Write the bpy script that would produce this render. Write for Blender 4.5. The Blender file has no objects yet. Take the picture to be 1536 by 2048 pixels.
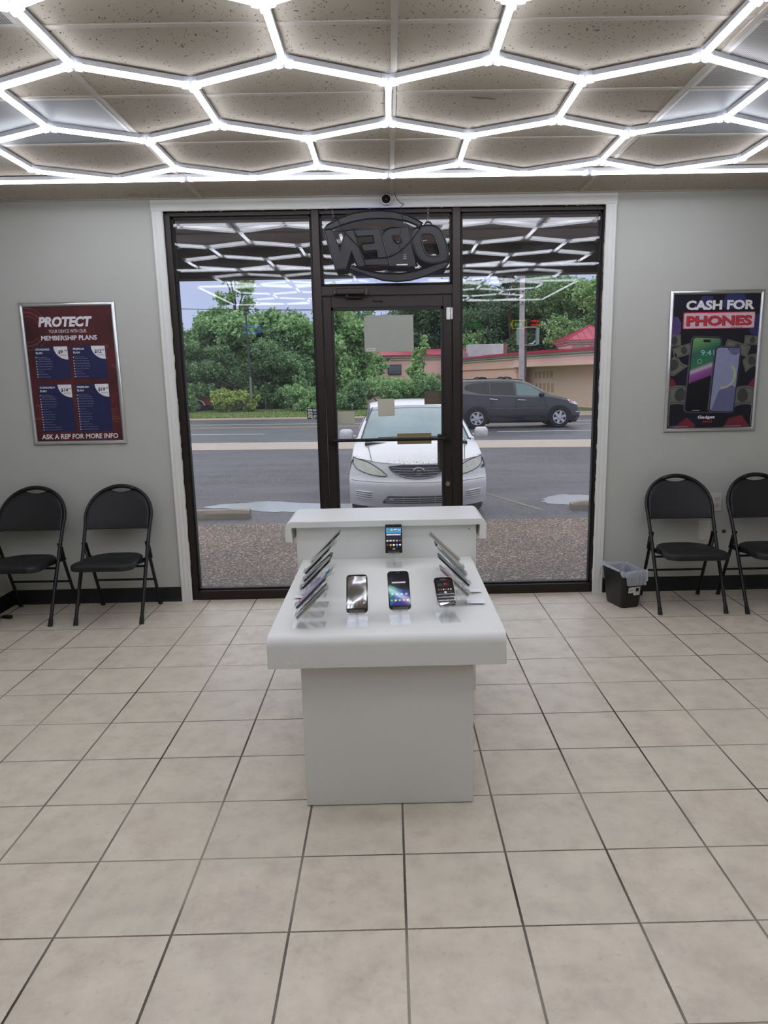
import bpy, bmesh, math, random
import numpy as np
from math import sin, cos, pi, radians, sqrt
from mathutils import Vector, Matrix

SC = bpy.context.scene
COL = SC.collection
random.seed(11)

# ------------------------------------------------------------------ materials
def lin(c):
    if isinstance(c, str):
        c = c.lstrip('#')
        c = [int(c[i:i + 2], 16) / 255 for i in (0, 2, 4)]
        c = [x / 12.92 if x <= .04045 else ((x + .055) / 1.055) ** 2.4 for x in c]
    return (c[0], c[1], c[2], 1.0)

class NT:
    """small node-tree writer"""
    def __init__(s, name):
        s.m = bpy.data.materials.new(name)
        s.m.use_nodes = True
        s.t = s.m.node_tree
        s.t.nodes.clear()
        s.out = s.n('ShaderNodeOutputMaterial')
    def n(s, typ, **kw):
        nd = s.t.nodes.new(typ)
        for k, v in kw.items():
            setattr(nd, k, v)
        return nd
    def put(s, sock, v):
        if hasattr(v, 'is_output') or isinstance(v, bpy.types.NodeSocket):
            s.t.links.new(v, sock)
        elif v is not None:
            sock.default_value = v
    def math(s, op, a, b=None, c=None, clamp=False):
        nd = s.n('ShaderNodeMath', operation=op, use_clamp=clamp)
        for i, v in enumerate((a, b, c)):
            if v is not None:
                s.put(nd.inputs[i], v)
        return nd.outputs[0]
    def mix(s, f, a, b, mode='MIX'):
        nd = s.n('ShaderNodeMix', data_type='RGBA', blend_type=mode)
        s.put(nd.inputs[0], f); s.put(nd.inputs[6], a); s.put(nd.inputs[7], b)
        return nd.outputs[2]
    def ramp(s, f, stops):
        nd = s.n('ShaderNodeValToRGB')
        els = nd.color_ramp.elements
        while len(els) < len(stops):
            els.new(.5)
        for e, (p, c) in zip(els, stops):
            e.position = p; e.color = c
        s.put(nd.inputs[0], f)
        return nd.outputs[0]
    def noise(s, scale, detail=3, vec=None, rough=.5, out=0):
        nd = s.n('ShaderNodeTexNoise')
        nd.inputs['Scale'].default_value = scale
        nd.inputs['Detail'].default_value = detail
        nd.inputs['Roughness'].default_value = rough
        if vec is not None:
            s.put(nd.inputs['Vector'], vec)
        return nd.outputs[out]
    def pos(s):
        return s.n('ShaderNodeNewGeometry').outputs['Position']
    def obj(s):
        return s.n('ShaderNodeTexCoord').outputs['Object']
    def mapv(s, vec, scale=(1, 1, 1), loc=(0, 0, 0), rot=(0, 0, 0)):
        nd = s.n('ShaderNodeMapping')
        s.put(nd.inputs[0], vec)
        nd.inputs['Scale'].default_value = scale
        nd.inputs['Location'].default_value = loc
        nd.inputs['Rotation'].default_value = rot
        return nd.outputs[0]
    def bump(s, h, strength=.2, dist=.01):
        nd = s.n('ShaderNodeBump')
        nd.inputs['Strength'].default_value = strength
        nd.inputs['Distance'].default_value = dist
        s.put(nd.inputs['Height'], h)
        return nd.outputs[0]
    def bsdf(s, color, rough=.5, metal=0., normal=None, spec=.5, coat=0., emit=None, estr=0., trans=0., alpha=None, sheen=0.):
        b = s.n('ShaderNodeBsdfPrincipled')
        s.put(b.inputs['Base Color'], color); s.put(b.inputs['Roughness'], rough)
        s.put(b.inputs['Metallic'], metal); s.put(b.inputs['Specular IOR Level'], spec)
        b.inputs['Coat Weight'].default_value = coat
        b.inputs['Coat Roughness'].default_value = .05
        b.inputs['Transmission Weight'].default_value = trans
        b.inputs['Sheen Weight'].default_value = sheen
        if emit is not None:
            s.put(b.inputs['Emission Color'], emit); s.put(b.inputs['Emission Strength'], estr)
        if normal is not None:
            s.put(b.inputs['Normal'], normal)
        if alpha is not None:
            s.put(b.inputs['Alpha'], alpha)
        return b.outputs[0]
    def end(s, sh):
        s.t.links.new(sh, s.out.inputs['Surface'])
        return s.m

_M = {}
def flat(name, color, rough=.5, metal=0., var=.06, scale=30, bump=0., coat=0., spec=.5, emit=0.):
    """plain procedural material: colour with a little noise in tone and gloss"""
    if name in _M:
        return _M[name]
    t = NT(name); c = lin(color)
    nz = t.noise(scale, 4, t.obj())
    lo = tuple(x * (1 - var) for x in c[:3]) + (1,); hi = tuple(min(1, x * (1 + var)) for x in c[:3]) + (1,)
    colr = t.ramp(nz, [(.3, lo), (.7, hi)])
    nrm = t.bump(nz, bump, .003) if bump else None
    rg = t.math('MULTIPLY_ADD', nz, .1, max(.0, rough - .05))
    _M[name] = t.end(t.bsdf(colr, rg, metal, nrm, spec, coat, colr if emit else None, emit))
    return _M[name]

def glassy(name, tint=(.93, .95, .95), f0=.045, gain=1., veil=0.):
    """clear sheet: see-through with a mirror reflection growing towards grazing angles"""
    if name in _M:
        return _M[name]
    t = NT(name)
    lw = t.n('ShaderNodeLayerWeight'); lw.inputs['Blend'].default_value = .5
    p5 = t.math('POWER', lw.outputs['Facing'], 5.)
    fac = t.math('MULTIPLY_ADD', p5, (1 - f0) * gain, f0, clamp=True)
    tr = t.n('ShaderNodeBsdfTransparent'); tr.inputs[0].default_value = (*tint, 1)
    gl = t.n('ShaderNodeBsdfGlossy'); gl.inputs['Roughness'].default_value = 0.0
    gl.inputs['Color'].default_value = (1, 1, 1, 1)
    mx = t.n('ShaderNodeMixShader')
    t.put(mx.inputs[0], fac); t.t.links.new(tr.outputs[0], mx.inputs[1]); t.t.links.new(gl.outputs[0], mx.inputs[2])
    sh = mx.outputs[0]
    if veil:        # translucent veil, put in to imitate haze over the view outdoors
        tl = t.n('ShaderNodeBsdfTranslucent'); tl.inputs[0].default_value = (.9, .92, .95, 1)
        m2 = t.n('ShaderNodeMixShader')
        n = t.noise(1.7, 4, t.mapv(t.pos(), (1, 1, .5)))
        t.put(m2.inputs[0], t.math('MULTIPLY', n, veil * 2)); t.t.links.new(sh, m2.inputs[1]); t.t.links.new(tl.outputs[0], m2.inputs[2])
        sh = m2.outputs[0]
    _M[name] = t.end(sh)
    return _M[name]

def emitter(name, color, strength):
    if name in _M:
        return _M[name]
    t = NT(name)
    e = t.n('ShaderNodeEmission'); e.inputs[0].default_value = lin(color); e.inputs[1].default_value = strength
    _M[name] = t.end(e.outputs[0])
    return _M[name]

# ------------------------------------------------------------------ mesh builder
class MB:
    def __init__(s):
        s.v = []; s.f = []; s.mi = []
    def add(s, vs, fs, mi=0):
        o = len(s.v)
        s.v.extend([tuple(x) for x in vs])
        s.f.extend([tuple(i + o for i in f) for f in fs])
        s.mi.extend([mi] * len(fs))
        return s
    def merge(s, other, M=None, mi=None):
        vs = other.v if M is None else [tuple(M @ Vector(p)) for p in other.v]
        o = len(s.v); s.v.extend(vs)
        s.f.extend([tuple(i + o for i in f) for f in other.f])
        s.mi.extend(other.mi if mi is None else [mi] * len(other.f))
        return s
    def box(s, x0, x1, y0, y1, z0, z1, mi=0):
        vs = [(x0, y0, z0), (x1, y0, z0), (x1, y1, z0), (x0, y1, z0), (x0, y0, z1), (x1, y0, z1), (x1, y1, z1), (x0, y1, z1)]
        return s.add(vs, [(0, 3, 2, 1), (4, 5, 6, 7), (0, 1, 5, 4), (1, 2, 6, 5), (2, 3, 7, 6), (3, 0, 4, 7)], mi)
    def prism(s, pts, fn, d0, d1, mi=0):
        """polygon pts (2D) placed by fn(a,b,d) and extruded from d0 to d1"""
        n = len(pts)
        vs = [fn(a, b, d0) for a, b in pts] + [fn(a, b, d1) for a, b in pts]
        fs = [tuple(range(n - 1, -1, -1)), tuple(range(n, 2 * n))]
        fs += [(i, (i + 1) % n, (i + 1) % n + n, i + n) for i in range(n)]
        return s.add(vs, fs, mi)
    def poly(s, pts, mi=0):
        return s.add(pts, [tuple(range(len(pts)))], mi)
    def cyl(s, p0, p1, r0, r1=None, n=12, mi=0, caps=True):
        r1 = r0 if r1 is None else r1
        p0, p1 = Vector(p0), Vector(p1)
        d = (p1 - p0).normalized()
        a = d.orthogonal().normalized(); b = d.cross(a)
        vs = []
        for p, r in ((p0, r0), (p1, r1)):
            vs += [p + (a * cos(2 * pi * i / n) + b * sin(2 * pi * i / n)) * r for i in range(n)]
        fs = [(i, (i + 1) % n, (i + 1) % n + n, i + n) for i in range(n)]
        if caps:
            fs += [tuple(range(n - 1, -1, -1)), tuple(range(n, 2 * n))]
        return s.add(vs, fs, mi)
    def tube(s, path, r, n=8, mi=0, closed=False):
        path = [Vector(p) for p in path]
        k = len(path); vs = []; fs = []
        ref = None
        for i, p in enumerate(path):
            q0 = path[(i - 1) % k] if (closed or i > 0) else p
            q1 = path[(i + 1) % k] if (closed or i < k - 1) else p
            d = (q1 - q0).normalized()
            a = (d.orthogonal() if ref is None else ref - d * ref.dot(d)).normalized()
            ref = a; b = d.cross(a)
            rr = r[i] if isinstance(r, (list, tuple)) else r
            vs += [p + (a * cos(2 * pi * j / n) + b * sin(2 * pi * j / n)) * rr for j in range(n)]
        for i in range(k if closed else k - 1):
            o, o2 = i * n, ((i + 1) % k) * n
            fs += [(o + j, o + (j + 1) % n, o2 + (j + 1) % n, o2 + j) for j in range(n)]
        if not closed:
            fs += [tuple(range(n - 1, -1, -1)), tuple(range((k - 1) * n, k * n))]
        return s.add(vs, fs, mi)
    def grid(s, rows, mi=0):
        nr, nc = len(rows), len(rows[0])
        vs = [p for r in rows for p in r]
        fs = [(i * nc + j, i * nc + j + 1, (i + 1) * nc + j + 1, (i + 1) * nc + j) for i in range(nr - 1) for j in range(nc - 1)]
        return s.add(vs, fs, mi)
    def rings(s, rings, mi=0, cap=True):
        """closed rings joined one to the next"""
        n = len(rings[0]); k = len(rings)
        vs = [p for r in rings for p in r]
        fs = [(i * n + j, i * n + (j + 1) % n, (i + 1) * n + (j + 1) % n, (i + 1) * n + j) for i in range(k - 1) for j in range(n)]
        if cap:
            fs += [tuple(range(n - 1, -1, -1)), tuple(range((k - 1) * n, k * n))]
        return s.add(vs, fs, mi)
    def ball(s, c, rx, ry=None, rz=None, nu=12, nv=8, mi=0):
        ry = rx if ry is None else ry; rz = rx if rz is None else rz
        rows = []
        for i in range(nv + 1):
            t = pi * i / nv
            rows.append([(c[0] + rx * sin(t) * cos(2 * pi * j / nu), c[1] + ry * sin(t) * sin(2 * pi * j / nu), c[2] + rz * cos(t)) for j in range(nu + 1)])
        return s.grid(rows, mi)
    def build(s, name, mats, parent=None, loc=None, bevel=0, seg=2, smooth=35, rot=None, weld=True, wn=False):
        me = bpy.data.meshes.new(name)
        me.from_pydata(s.v, [], s.f)
        if not isinstance(mats, (list, tuple)):
            mats = [mats]
        for m in mats:
            me.materials.append(m)
        me.polygons.foreach_set('material_index', s.mi)
        if weld:
            bm = bmesh.new(); bm.from_mesh(me)
            bmesh.ops.remove_doubles(bm, verts=bm.verts, dist=1e-5)
            bmesh.ops.recalc_face_normals(bm, faces=bm.faces)
            bm.to_mesh(me); bm.free()
        if smooth:
            me.shade_smooth(); me.set_sharp_from_angle(angle=radians(smooth))
        me.update()
        o = bpy.data.objects.new(name, me)
        COL.objects.link(o)
        if parent is not None:
            o.parent = parent
        if loc is not None:
            o.location = loc
        if rot is not None:
            o.rotation_euler = rot
        if bevel:
            b = o.modifiers.new('bevel', 'BEVEL'); b.width = bevel; b.segments = seg; b.limit_method = 'ANGLE'; b.angle_limit = radians(40)
            b.harden_normals = False
        return o

def rrect(w, h, r, n=5, cx=0, cy=0):
    pts = []
    for (sx, sy, a0) in ((1, 1, 0), (-1, 1, 90), (-1, -1, 180), (1, -1, 270)):
        for i in range(n + 1):
            a = radians(a0 + 90 * i / n)
            pts.append((cx + sx * (w / 2 - r) + r * cos(a), cy + sy * (h / 2 - r) + r * sin(a)))
    return pts

def thing(name, label, cat, loc=(0, 0, 0), rotz=0., group=None):
    o = bpy.data.objects.new(name, None)
    o.empty_display_size = .1
    COL.objects.link(o)
    o.location = loc; o.rotation_euler = (0, 0, rotz)
    return tag(o, label, cat, group)
def tag(o, label, cat, group=None, kind=None):
    o['label'] = label; o['category'] = cat
    if group: o['group'] = group
    if kind: o['kind'] = kind
    return o
def struct(o):
    o['kind'] = 'structure'
    return o
def copy_tree(o, parent=None):
    c = o.copy(); COL.objects.link(c)
    if parent is not None: c.parent = parent
    for ch in list(o.children):
        copy_tree(ch, c)
    return c

_T = {}
def text_mesh(s, bold=0., shear=0., align='CENTER'):
    """flat lettering as (verts, faces) in the xy plane, 1 m letter size, centred on 0"""
    k = (s, bold, shear)
    if k not in _T:
        cu = bpy.data.curves.new('lettering', 'FONT')
        cu.body = s; cu.size = 1; cu.shear = shear; cu.offset = bold; cu.resolution_u = 3
        cu.fill_mode = 'FRONT'
        ob = bpy.data.objects.new('lettering', cu)
        COL.objects.link(ob)
        bpy.context.view_layer.update()
        dg = bpy.context.evaluated_depsgraph_get()
        me = bpy.data.meshes.new_from_object(ob.evaluated_get(dg))
        v = np.array([p.co[:] for p in me.vertices]); f = [tuple(p.vertices) for p in me.polygons]
        bpy.data.objects.remove(ob); bpy.data.curves.remove(cu); bpy.data.meshes.remove(me)
        _T[k] = (v, f)
    return _T[k]
def put_text(mb, s, fn, cx, cy, w=None, h=None, bold=0., shear=0., mi=0, d=0., left=False, maxw=None):
    """lettering of width w and cap height h at (cx, cy) on the plane fn(a, b, d)"""
    v, f = text_mesh(s, bold, shear)
    if not len(v): return
    lo, hi = v.min(0), v.max(0)
    sy = (h / (hi[1] - lo[1])) if h else w / (hi[0] - lo[0])
    sx = (w / (hi[0] - lo[0])) if w else sy
    if maxw and (hi[0] - lo[0]) * sx > maxw: sx = maxw / (hi[0] - lo[0])
    ox = lo[0] if left else (lo[0] + hi[0]) / 2
    oy = (lo[1] + hi[1]) / 2
    mb.add([fn(cx + (p[0] - ox) * sx, cy + (p[1] - oy) * sy, d) for p in v], f, mi)

def outline_mesh(loops, depth, bev=0.):
    """filled outline with holes, extruded: (verts, faces) in xy, depth along z"""
    cu = bpy.data.curves.new('outline', 'CURVE')
    cu.dimensions = '2D'; cu.fill_mode = 'BOTH'; cu.extrude = depth / 2; cu.bevel_depth = bev; cu.bevel_resolution = 1
    if bev: cu.offset = -bev
    for lp in loops:
        sp = cu.splines.new('POLY'); sp.points.add(len(lp) - 1)
        for p, q in zip(sp.points, lp): p.co = (q[0], q[1], 0, 1)
        sp.use_cyclic_u = True
    ob = bpy.data.objects.new('outline', cu); COL.objects.link(ob)
    bpy.context.view_layer.update()
    me = bpy.data.meshes.new_from_object(ob.evaluated_get(bpy.context.evaluated_depsgraph_get()))
    r = ([p.co[:] for p in me.vertices], [tuple(p.vertices) for p in me.polygons])
    bpy.data.objects.remove(ob); bpy.data.curves.remove(cu); bpy.data.meshes.remove(me)
    return r
def smooth_path(pts, n=4, closed=False):
    """Catmull-Rom through the points"""
    P = [Vector(p) for p in pts]; k = len(P); out = []
    for i in range(k if closed else k - 1):
        g = lambda j: P[j % k] if closed else P[max(0, min(k - 1, j))]
        p0, p1, p2, p3 = g(i - 1), g(i), g(i + 1), g(i + 2)
        for j in range(n):
            t = j / n
            out.append(.5 * ((2 * p1) + (p2 - p0) * t + (2 * p0 - 5 * p1 + 4 * p2 - p3) * t * t + (3 * p1 - p0 - 3 * p2 + p3) * t ** 3))
    if not closed: out.append(P[-1])
    return out
# ------------------------------------------------------------------ room
T_ = .333
YW = 3.245; H = 2.70; XL = -2.735; XR = 3.35; YB = -6.0
CAM = Vector((-.0193, -1.7991, 1.53))

def floor_mat():
    t = NT('floor_tile'); p = t.pos()
    sep = t.n('ShaderNodeSeparateXYZ'); t.put(sep.inputs[0], p)
    g = []; cells = []
    wob = t.noise(3, 2, p)
    for ax in (0, 1):
        u = t.math('DIVIDE', sep.outputs[ax], T_)
        fl = t.math('FLOOR', t.math('ADD', u, .5))
        dist = t.math('ABSOLUTE', t.math('SUBTRACT', u, fl))
        g.append(dist); cells.append(t.math('FLOOR', u))
    dm = t.math('MINIMUM', g[0], g[1])
    fine = t.noise(140, 2, p)
    wd = t.math('ADD', t.math('MULTIPLY_ADD', fine, .006, .005), t.math('MULTIPLY', t.math('LESS_THAN', g[0], g[1]), .0035))
    mask = t.math('LESS_THAN', dm, wd)
    soft = t.n('ShaderNodeMapRange'); soft.inputs[1].default_value = .006; soft.inputs[2].default_value = .022
    t.put(soft.inputs[0], dm)
    cv = t.n('ShaderNodeCombineXYZ'); t.put(cv.inputs[0], cells[0]); t.put(cv.inputs[1], cells[1])
    wn = t.n('ShaderNodeTexWhiteNoise'); t.put(wn.inputs['Vector'], cv.outputs[0])
    n1 = t.noise(5, 6, p, .62); n2 = t.noise(38, 4, p, .6)
    off = t.n('ShaderNodeVectorMath', operation='ADD'); t.put(off.inputs[0], p); t.put(off.inputs[1], t.mapv(wn.outputs['Color'], (9, 9, 9)))
    n3 = t.noise(9, 5, off.outputs[0], .65)
    base = t.ramp(n3, [(.32, lin('#c9bdac')), (.5, lin('#d9cebc')), (.66, lin('#e1d6c4'))])
    base = t.mix(t.math('MULTIPLY', wn.outputs['Value'], .35), base, lin('#cdc9b8'))
    spots = t.ramp(n2, [(.60, (0, 0, 0, 1)), (.72, (1, 1, 1, 1))])
    base = t.mix(t.math('MULTIPLY', spots, .3), base, lin('#a3988b'))
    worn = t.ramp(n1, [(.4, (0, 0, 0, 1)), (.6, (1, 1, 1, 1))])
    base = t.mix(t.math('MULTIPLY', worn, .12), base, lin('#a89e92'))
    gcol = t.ramp(t.noise(1.3, 3, p), [(.36, lin('#37322c')), (.50, lin('#726a5f')), (.62, lin('#9c9385'))])
    col = t.mix(mask, base, gcol)
    rough = t.math('MULTIPLY_ADD', mask, .45, t.math('MULTIPLY_ADD', n2, .16, .30))
    hgt = t.math('ADD', soft.outputs[0], t.math('MULTIPLY', n2, .06))
    return t.end(t.bsdf(col, rough, normal=t.bump(hgt, .35, .002), spec=.45))

def ceil_mat():
    t = NT('fissured_ceiling_tile'); p = t.pos()
    w = t.noise(26, 2, p, out=1)
    v = t.n('ShaderNodeVectorMath', operation='MULTIPLY_ADD'); t.put(v.inputs[0], w); v.inputs[1].default_value = (.05, .05, 0); t.put(v.inputs[2], p)
    vo = t.n('ShaderNodeTexVoronoi', feature='F1'); vo.inputs['Scale'].default_value = 1
    t.put(vo.inputs['Vector'], t.mapv(v.outputs[0], (92, 46, 1)))
    pits = t.math('MULTIPLY', t.math('LESS_THAN', vo.outputs['Distance'], .18), t.math('GREATER_THAN', t.noise(14, 3, p), .40))
    v2 = t.n('ShaderNodeTexVoronoi', feature='F1'); v2.inputs['Scale'].default_value = 150; t.put(v2.inputs['Vector'], p)
    pin = t.math('LESS_THAN', v2.outputs['Distance'], .16)
    stain = t.ramp(t.noise(1.1, 4, p), [(.35, lin('#aba395')), (.65, lin('#b8b1a3'))])
    c = t.mix(t.math('MULTIPLY', pin, .35), stain, lin('#7a736a'))
    c = t.mix(t.math('MULTIPLY', pits, .9), c, lin('#423b34'))
    return t.end(t.bsdf(c, .9, normal=t.bump(t.math('SUBTRACT', 1., pits), .5, .003), spec=.1))

def paint(name, col, rough=.55):
    if name in _M: return _M[name]
    t = NT(name); p = t.pos()
    n = t.noise(220, 2, p); big = t.noise(.9, 3, p)
    c = lin(col)
    cc = t.ramp(big, [(.3, tuple(x * .96 for x in c[:3]) + (1,)), (.7, tuple(min(1, x * 1.03) for x in c[:3]) + (1,))])
    scuff = t.ramp(t.noise(5, 5, t.mapv(p, (1, 1, 3)), .7), [(.70, (0, 0, 0, 1)), (.78, (1, 1, 1, 1))])
    cc = t.mix(t.math('MULTIPLY', scuff, .12), cc, lin('#8b867e'))
    _M[name] = t.end(t.bsdf(cc, rough, normal=t.bump(n, .12, .001), spec=.3))
    return _M[name]

WALL = paint('warm_grey_wall_paint', '#b6b7b1')
TRIMW = paint('white_trim_paint', '#d9dad6', .4)
BASEB = flat('black_vinyl_base', '#0c0b0b', .45)
BRONZE = flat('dark_bronze_aluminium', '#29211d', .42, .35, var=.1, scale=8)
BLACKG = flat('black_gasket', '#0b0a0a', .6)
GLASS = glassy('storefront_glass', (.95, .965, .965), .030, veil=.028)

# floor, ceiling
struct(MB().box(XL - .15, XR + .15, YB - .15, YW + .17, -.12, 0).build('floor', floor_mat(), smooth=0))
CT = ceil_mat()
TBAR = flat('painted_ceiling_grid', '#aea89d', .5)
mb = MB().box(XL - .15, XR + .15, YB - .15, YW + .17, H, H + .1, 0)
gy = [.913 + .61 * k for k in range(-12, 4)]
gx = [.025 + 1.22 * k for k in range(-2, 3)]
for y in gy:
    if YB < y < YW: mb.box(XL, XR, y - .012, y + .012, H - .004, H + .001, 1)
for x in gx:
    if XL < x < XR: mb.box(x - .012, x + .012, YB, YW, H - .005, H + .001, 1)
for b in ((XL, XR, YW - .02, YW), (XL, XR, YB, YB + .02), (XL, XL + .02, YB, YW), (XR - .02, XR, YB, YW)):
    mb.box(*b, H - .006, H + .001, 1)
ceiling = struct(mb.build('ceiling', [CT, TBAR], smooth=0, weld=False))
# brown water stain and scuffs on the ceiling, thin deposits on the tile
def blot(cx, cy, rx, ry, z, seed, n=26):
    rnd = random.Random(seed)
    return [(cx + rx * cos(2 * pi * i / n) * rnd.uniform(.7, 1.1), cy + ry * sin(2 * pi * i / n) * rnd.uniform(.6, 1.1), z) for i in range(n)]
mb = MB().poly(blot(-1.5, 3.14, .17, .055, H - .0012, 3)[::-1])
st = mb.build('water_stain', flat('brown_stain', '#a39585', .9, var=.2), parent=ceiling)
for i, (x, y, a) in enumerate(((.41, 1.60, .5), (1.18, 1.79, .3))):
    mb = MB().poly([(x + dx, y + dy, H - .0012) for dx, dy in ((-.06, -.015), (-.01, -.006), (.05, .006), (.06, .022), (.02, .014), (-.02, .012), (-.05, -.006))][::-1])
    mb.build('scuff_mark', flat('brown_scuff', '#75695c', .9, var=.2), parent=ceiling)

# walls (front wall has the storefront opening)
OX0, OX1, OZ1 = -1.463, 1.452, 2.63
mb = MB()
mb.box(XL - .15, OX0, YW, YW + .16, 0, H); mb.box(OX1, XR + .15, YW, YW + .16, 0, H); mb.box(OX0, OX1, YW, YW + .16, OZ1, H)
wf = struct(mb.build('wall_front', WALL, smooth=0))
struct(MB().box(XL - .15, XL, YB - .15, YW, 0, H).build('wall_left', WALL, smooth=0))
struct(MB().box(XR, XR + .15, YB - .15, YW, 0, H).build('wall_right', WALL, smooth=0))
struct(MB().box(XL, XR, YB - .15, YB, 0, H).build('wall_back', paint('fill_cutting_wall_grey', '#5d5e5c'), smooth=0))  # unseen wall, toned dark to cut fill light on the table front
# small damaged hole in the front wall with torn wires
hp = MB().poly([(x, YW - .0008, z) for x, _, z in [(2.335, 0, .420), (2.352, 0, .418), (2.358, 0, .43), (2.352, 0, .444), (2.338, 0, .442), (2.331, 0, .43)]])
hp.build('wall_hole', flat('dark_hole', '#0d0c0c', .9), parent=wf)
MB().tube(smooth_path([(2.34, YW, .428), (2.342, YW - .012, .436), (2.352, YW - .01, .44), (2.36, YW - .004, .434)]), .0022, 6).build('wire_stub', flat('grey_wire', '#8c8c8a', .5), parent=wf)

def baseboard(name, x0, x1):
    pr = [(0, 0), (-.014, 0), (-.010, .010), (-.004, .022), (-.003, .098), (0, .105)]
    mb = MB(); mb.prism(pr, lambda a, b, d: (d, YW + a, b), x0, x1)
    return struct(mb.build(name, BASEB))
baseboard('baseboard_front_left', XL, -1.532); baseboard('baseboard_front_right', 1.492, XR)
mb = MB(); mb.prism([(0, 0), (.014, 0), (.010, .010), (.004, .022), (.003, .098), (0, .105)], lambda a, b, d: (XL + a, d, b), YB, YW)
struct(mb.build('baseboard_left', BASEB))
mb = MB(); mb.prism([(0, 0), (-.014, 0), (-.010, .010), (-.004, .022), (-.003, .098), (0, .105)], lambda a, b, d: (XR + a, d, b), YB, YW)
struct(mb.build('baseboard_right', BASEB))

# white fluted casing round the storefront
def casing(name, x0, x1, z0, z1, horizontal=False):
    w = (z1 - z0) if horizontal else (x1 - x0)
    pr = [(0, 0), (0, -.014), (.006, -.019)]
    for k in (.3, .7):
        pr += [(w * k - .003, -.019), (w * k, -.0182), (w * k + .003, -.019)]
    pr += [(w - .006, -.019), (w, -.012), (w, 0)]
    mb = MB()
    if horizontal: mb.prism(pr, lambda a, b, d: (d, YW + b, z0 + a), x0, x1)
    else: mb.prism(pr, lambda a, b, d: (x0 + a, YW + b, d), z0, z1)
    return struct(mb.build(name, TRIMW, smooth=20))
casing('trim_1', -1.530, -1.456, 0, 2.622); casing('trim_2', 1.418, 1.490, 0, 2.622)
casing('trim_3', -1.530, 1.490, 2.622, 2.694, True)
# torn caulk along the head and the jambs of the opening
rnd = random.Random(5); mb = MB()
for i in range(46):
    x = rnd.uniform(-1.40, 1.38); l = rnd.uniform(.01, .04); h = rnd.uniform(.001, .006)
    mb.poly([(x, YW - .002, 2.624), (x + l, YW - .002, 2.624), (x + l * .7, YW + .004, 2.624 - h), (x + l * .2, YW + .004, 2.624 - h * .7)])
for sx, lo, hi in ((-1.456, .05, 1.9), (1.418, .05, 2.4)):
    for i in range(40):
        z = rnd.uniform(lo, hi); l = rnd.uniform(.02, .09); h = rnd.uniform(.001, .004) * (1 if sx < 0 else -1)
        mb.poly([(sx, YW - .001, z), (sx, YW - .001, z + l), (sx + h, YW + .004, z + l * .8), (sx + h * .6, YW + .004, z + l * .25)])
struct(mb.build('trim_4', flat('torn_caulk', '#c9c2ae', .8, var=.25, scale=60), smooth=0, weld=False))

# ------------------------------------------------------------------ storefront
FY0, FY1 = YW + .012, YW + .115           # frame depth
GY = YW + .062                            # glass centre
ML = (-.503, -.452); MR = (.420, .474)    # mullions
def framebox(*bx, name, mat=BRONZE, bev=.003):
    mb = MB()
    for b in bx: mb.box(*b)
    return struct(mb.build(name, mat, bevel=bev, weld=False))
framebox((ML[0], ML[1], FY0, FY1, 0, OZ1), name='trim_5')
framebox((MR[0], MR[1], FY0, FY1, 0, OZ1), name='trim_6')
framebox((ML[1], MR[0], FY0, FY1, 2.083, 2.146), name='trim_7')
framebox((OX0, OX1, FY0 + .02, FY1, 2.606, OZ1), name='trim_8')
def window(name, x0, x1, z0, z1, wl=.04, wr=.04, wb=.05, wt=.012):
    mb = MB()
    mb.box(x0, x0 + wl, FY0, FY1, z0, z1); mb.box(x1 - wr, x1, FY0, FY1, z0, z1)
    if wb: mb.box(x0 + wl, x1 - wr, FY0 - .006, FY1, z0, z0 + wb)
    if wt: mb.box(x0 + wl, x1 - wr, FY0, FY1, z1 - wt, z1)
    fr = struct(mb.build(name, BRONZE, bevel=.003, weld=False))
    g = .012
    mb = MB()   # black glazing gasket
    for b in ((x0 + wl, x0 + wl + g, z0 + wb, z1 - wt), (x1 - wr - g, x1 - wr, z0 + wb, z1 - wt), (x0 + wl, x1 - wr, z0 + wb, z0 + wb + g), (x0 + wl, x1 - wr, z1 - wt - g, z1 - wt)):
        mb.box(b[0], b[1], GY - .022, GY + .022, b[2], b[3])
    mb.build('gasket', BLACKG, parent=fr, weld=False)
    MB().box(x0 + wl + .004, x1 - wr - .004, GY - .021, GY + .021, z0 + wb + .004, z1 - wt - .004).build('glass_pane', GLASS, parent=fr, smooth=0)
    return fr
window('window_1', OX0, ML[0], 0, 2.606, wl=.045, wr=.004, wb=.066)
window('window_2', MR[1], OX1, 0, 2.606, wl=.004, wr=.042, wb=.066)
window('window_3', ML[1], MR[0], 2.146, 2.606, wl=.004, wr=.004, wb=.004)
# door
DY0, DY1 = YW + .028, YW + .075
mb = MB()
dx0, dx1, dz0, dz1 = -.448, .417, .012, 2.079
gx0, gx1, gz0, gz1 = -.392, .357, .25, 2.006
mb.box(dx0, gx0, DY0, DY1, dz0, dz1); mb.box(gx1, dx1, DY0, DY1, dz0, dz1)
mb.box(gx0, gx1, DY0, DY1, gz1, dz1); mb.box(gx0, gx1, DY0, DY1, dz0, gz0)
door = struct(mb.build('door_1', BRONZE, bevel=.003, weld=False))
mb = MB()
for b in ((gx0, gx0 + .013, gz0, gz1), (gx1 - .013, gx1, gz0, gz1), (gx0, gx1, gz0, gz0 + .012), (gx0, gx1, gz1 - .016, gz1)):
    mb.box(b[0], b[1], DY0 - .004, DY1 + .004, b[2], b[3])
mb.build('gasket', BLACKG, parent=door, weld=False)
DG = DY0 + .0235
MB().box(gx0 + .002, gx1 - .002, DG - .010, DG + .010, gz0 + .002, gz1 - .002).build('glass_pane', GLASS, parent=door, smooth=0)
mb = MB()
mb.tube([(-.425, DY0 - .055, 1.127), (.385, DY0 - .055, 1.127)], .0115, 12)
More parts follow.
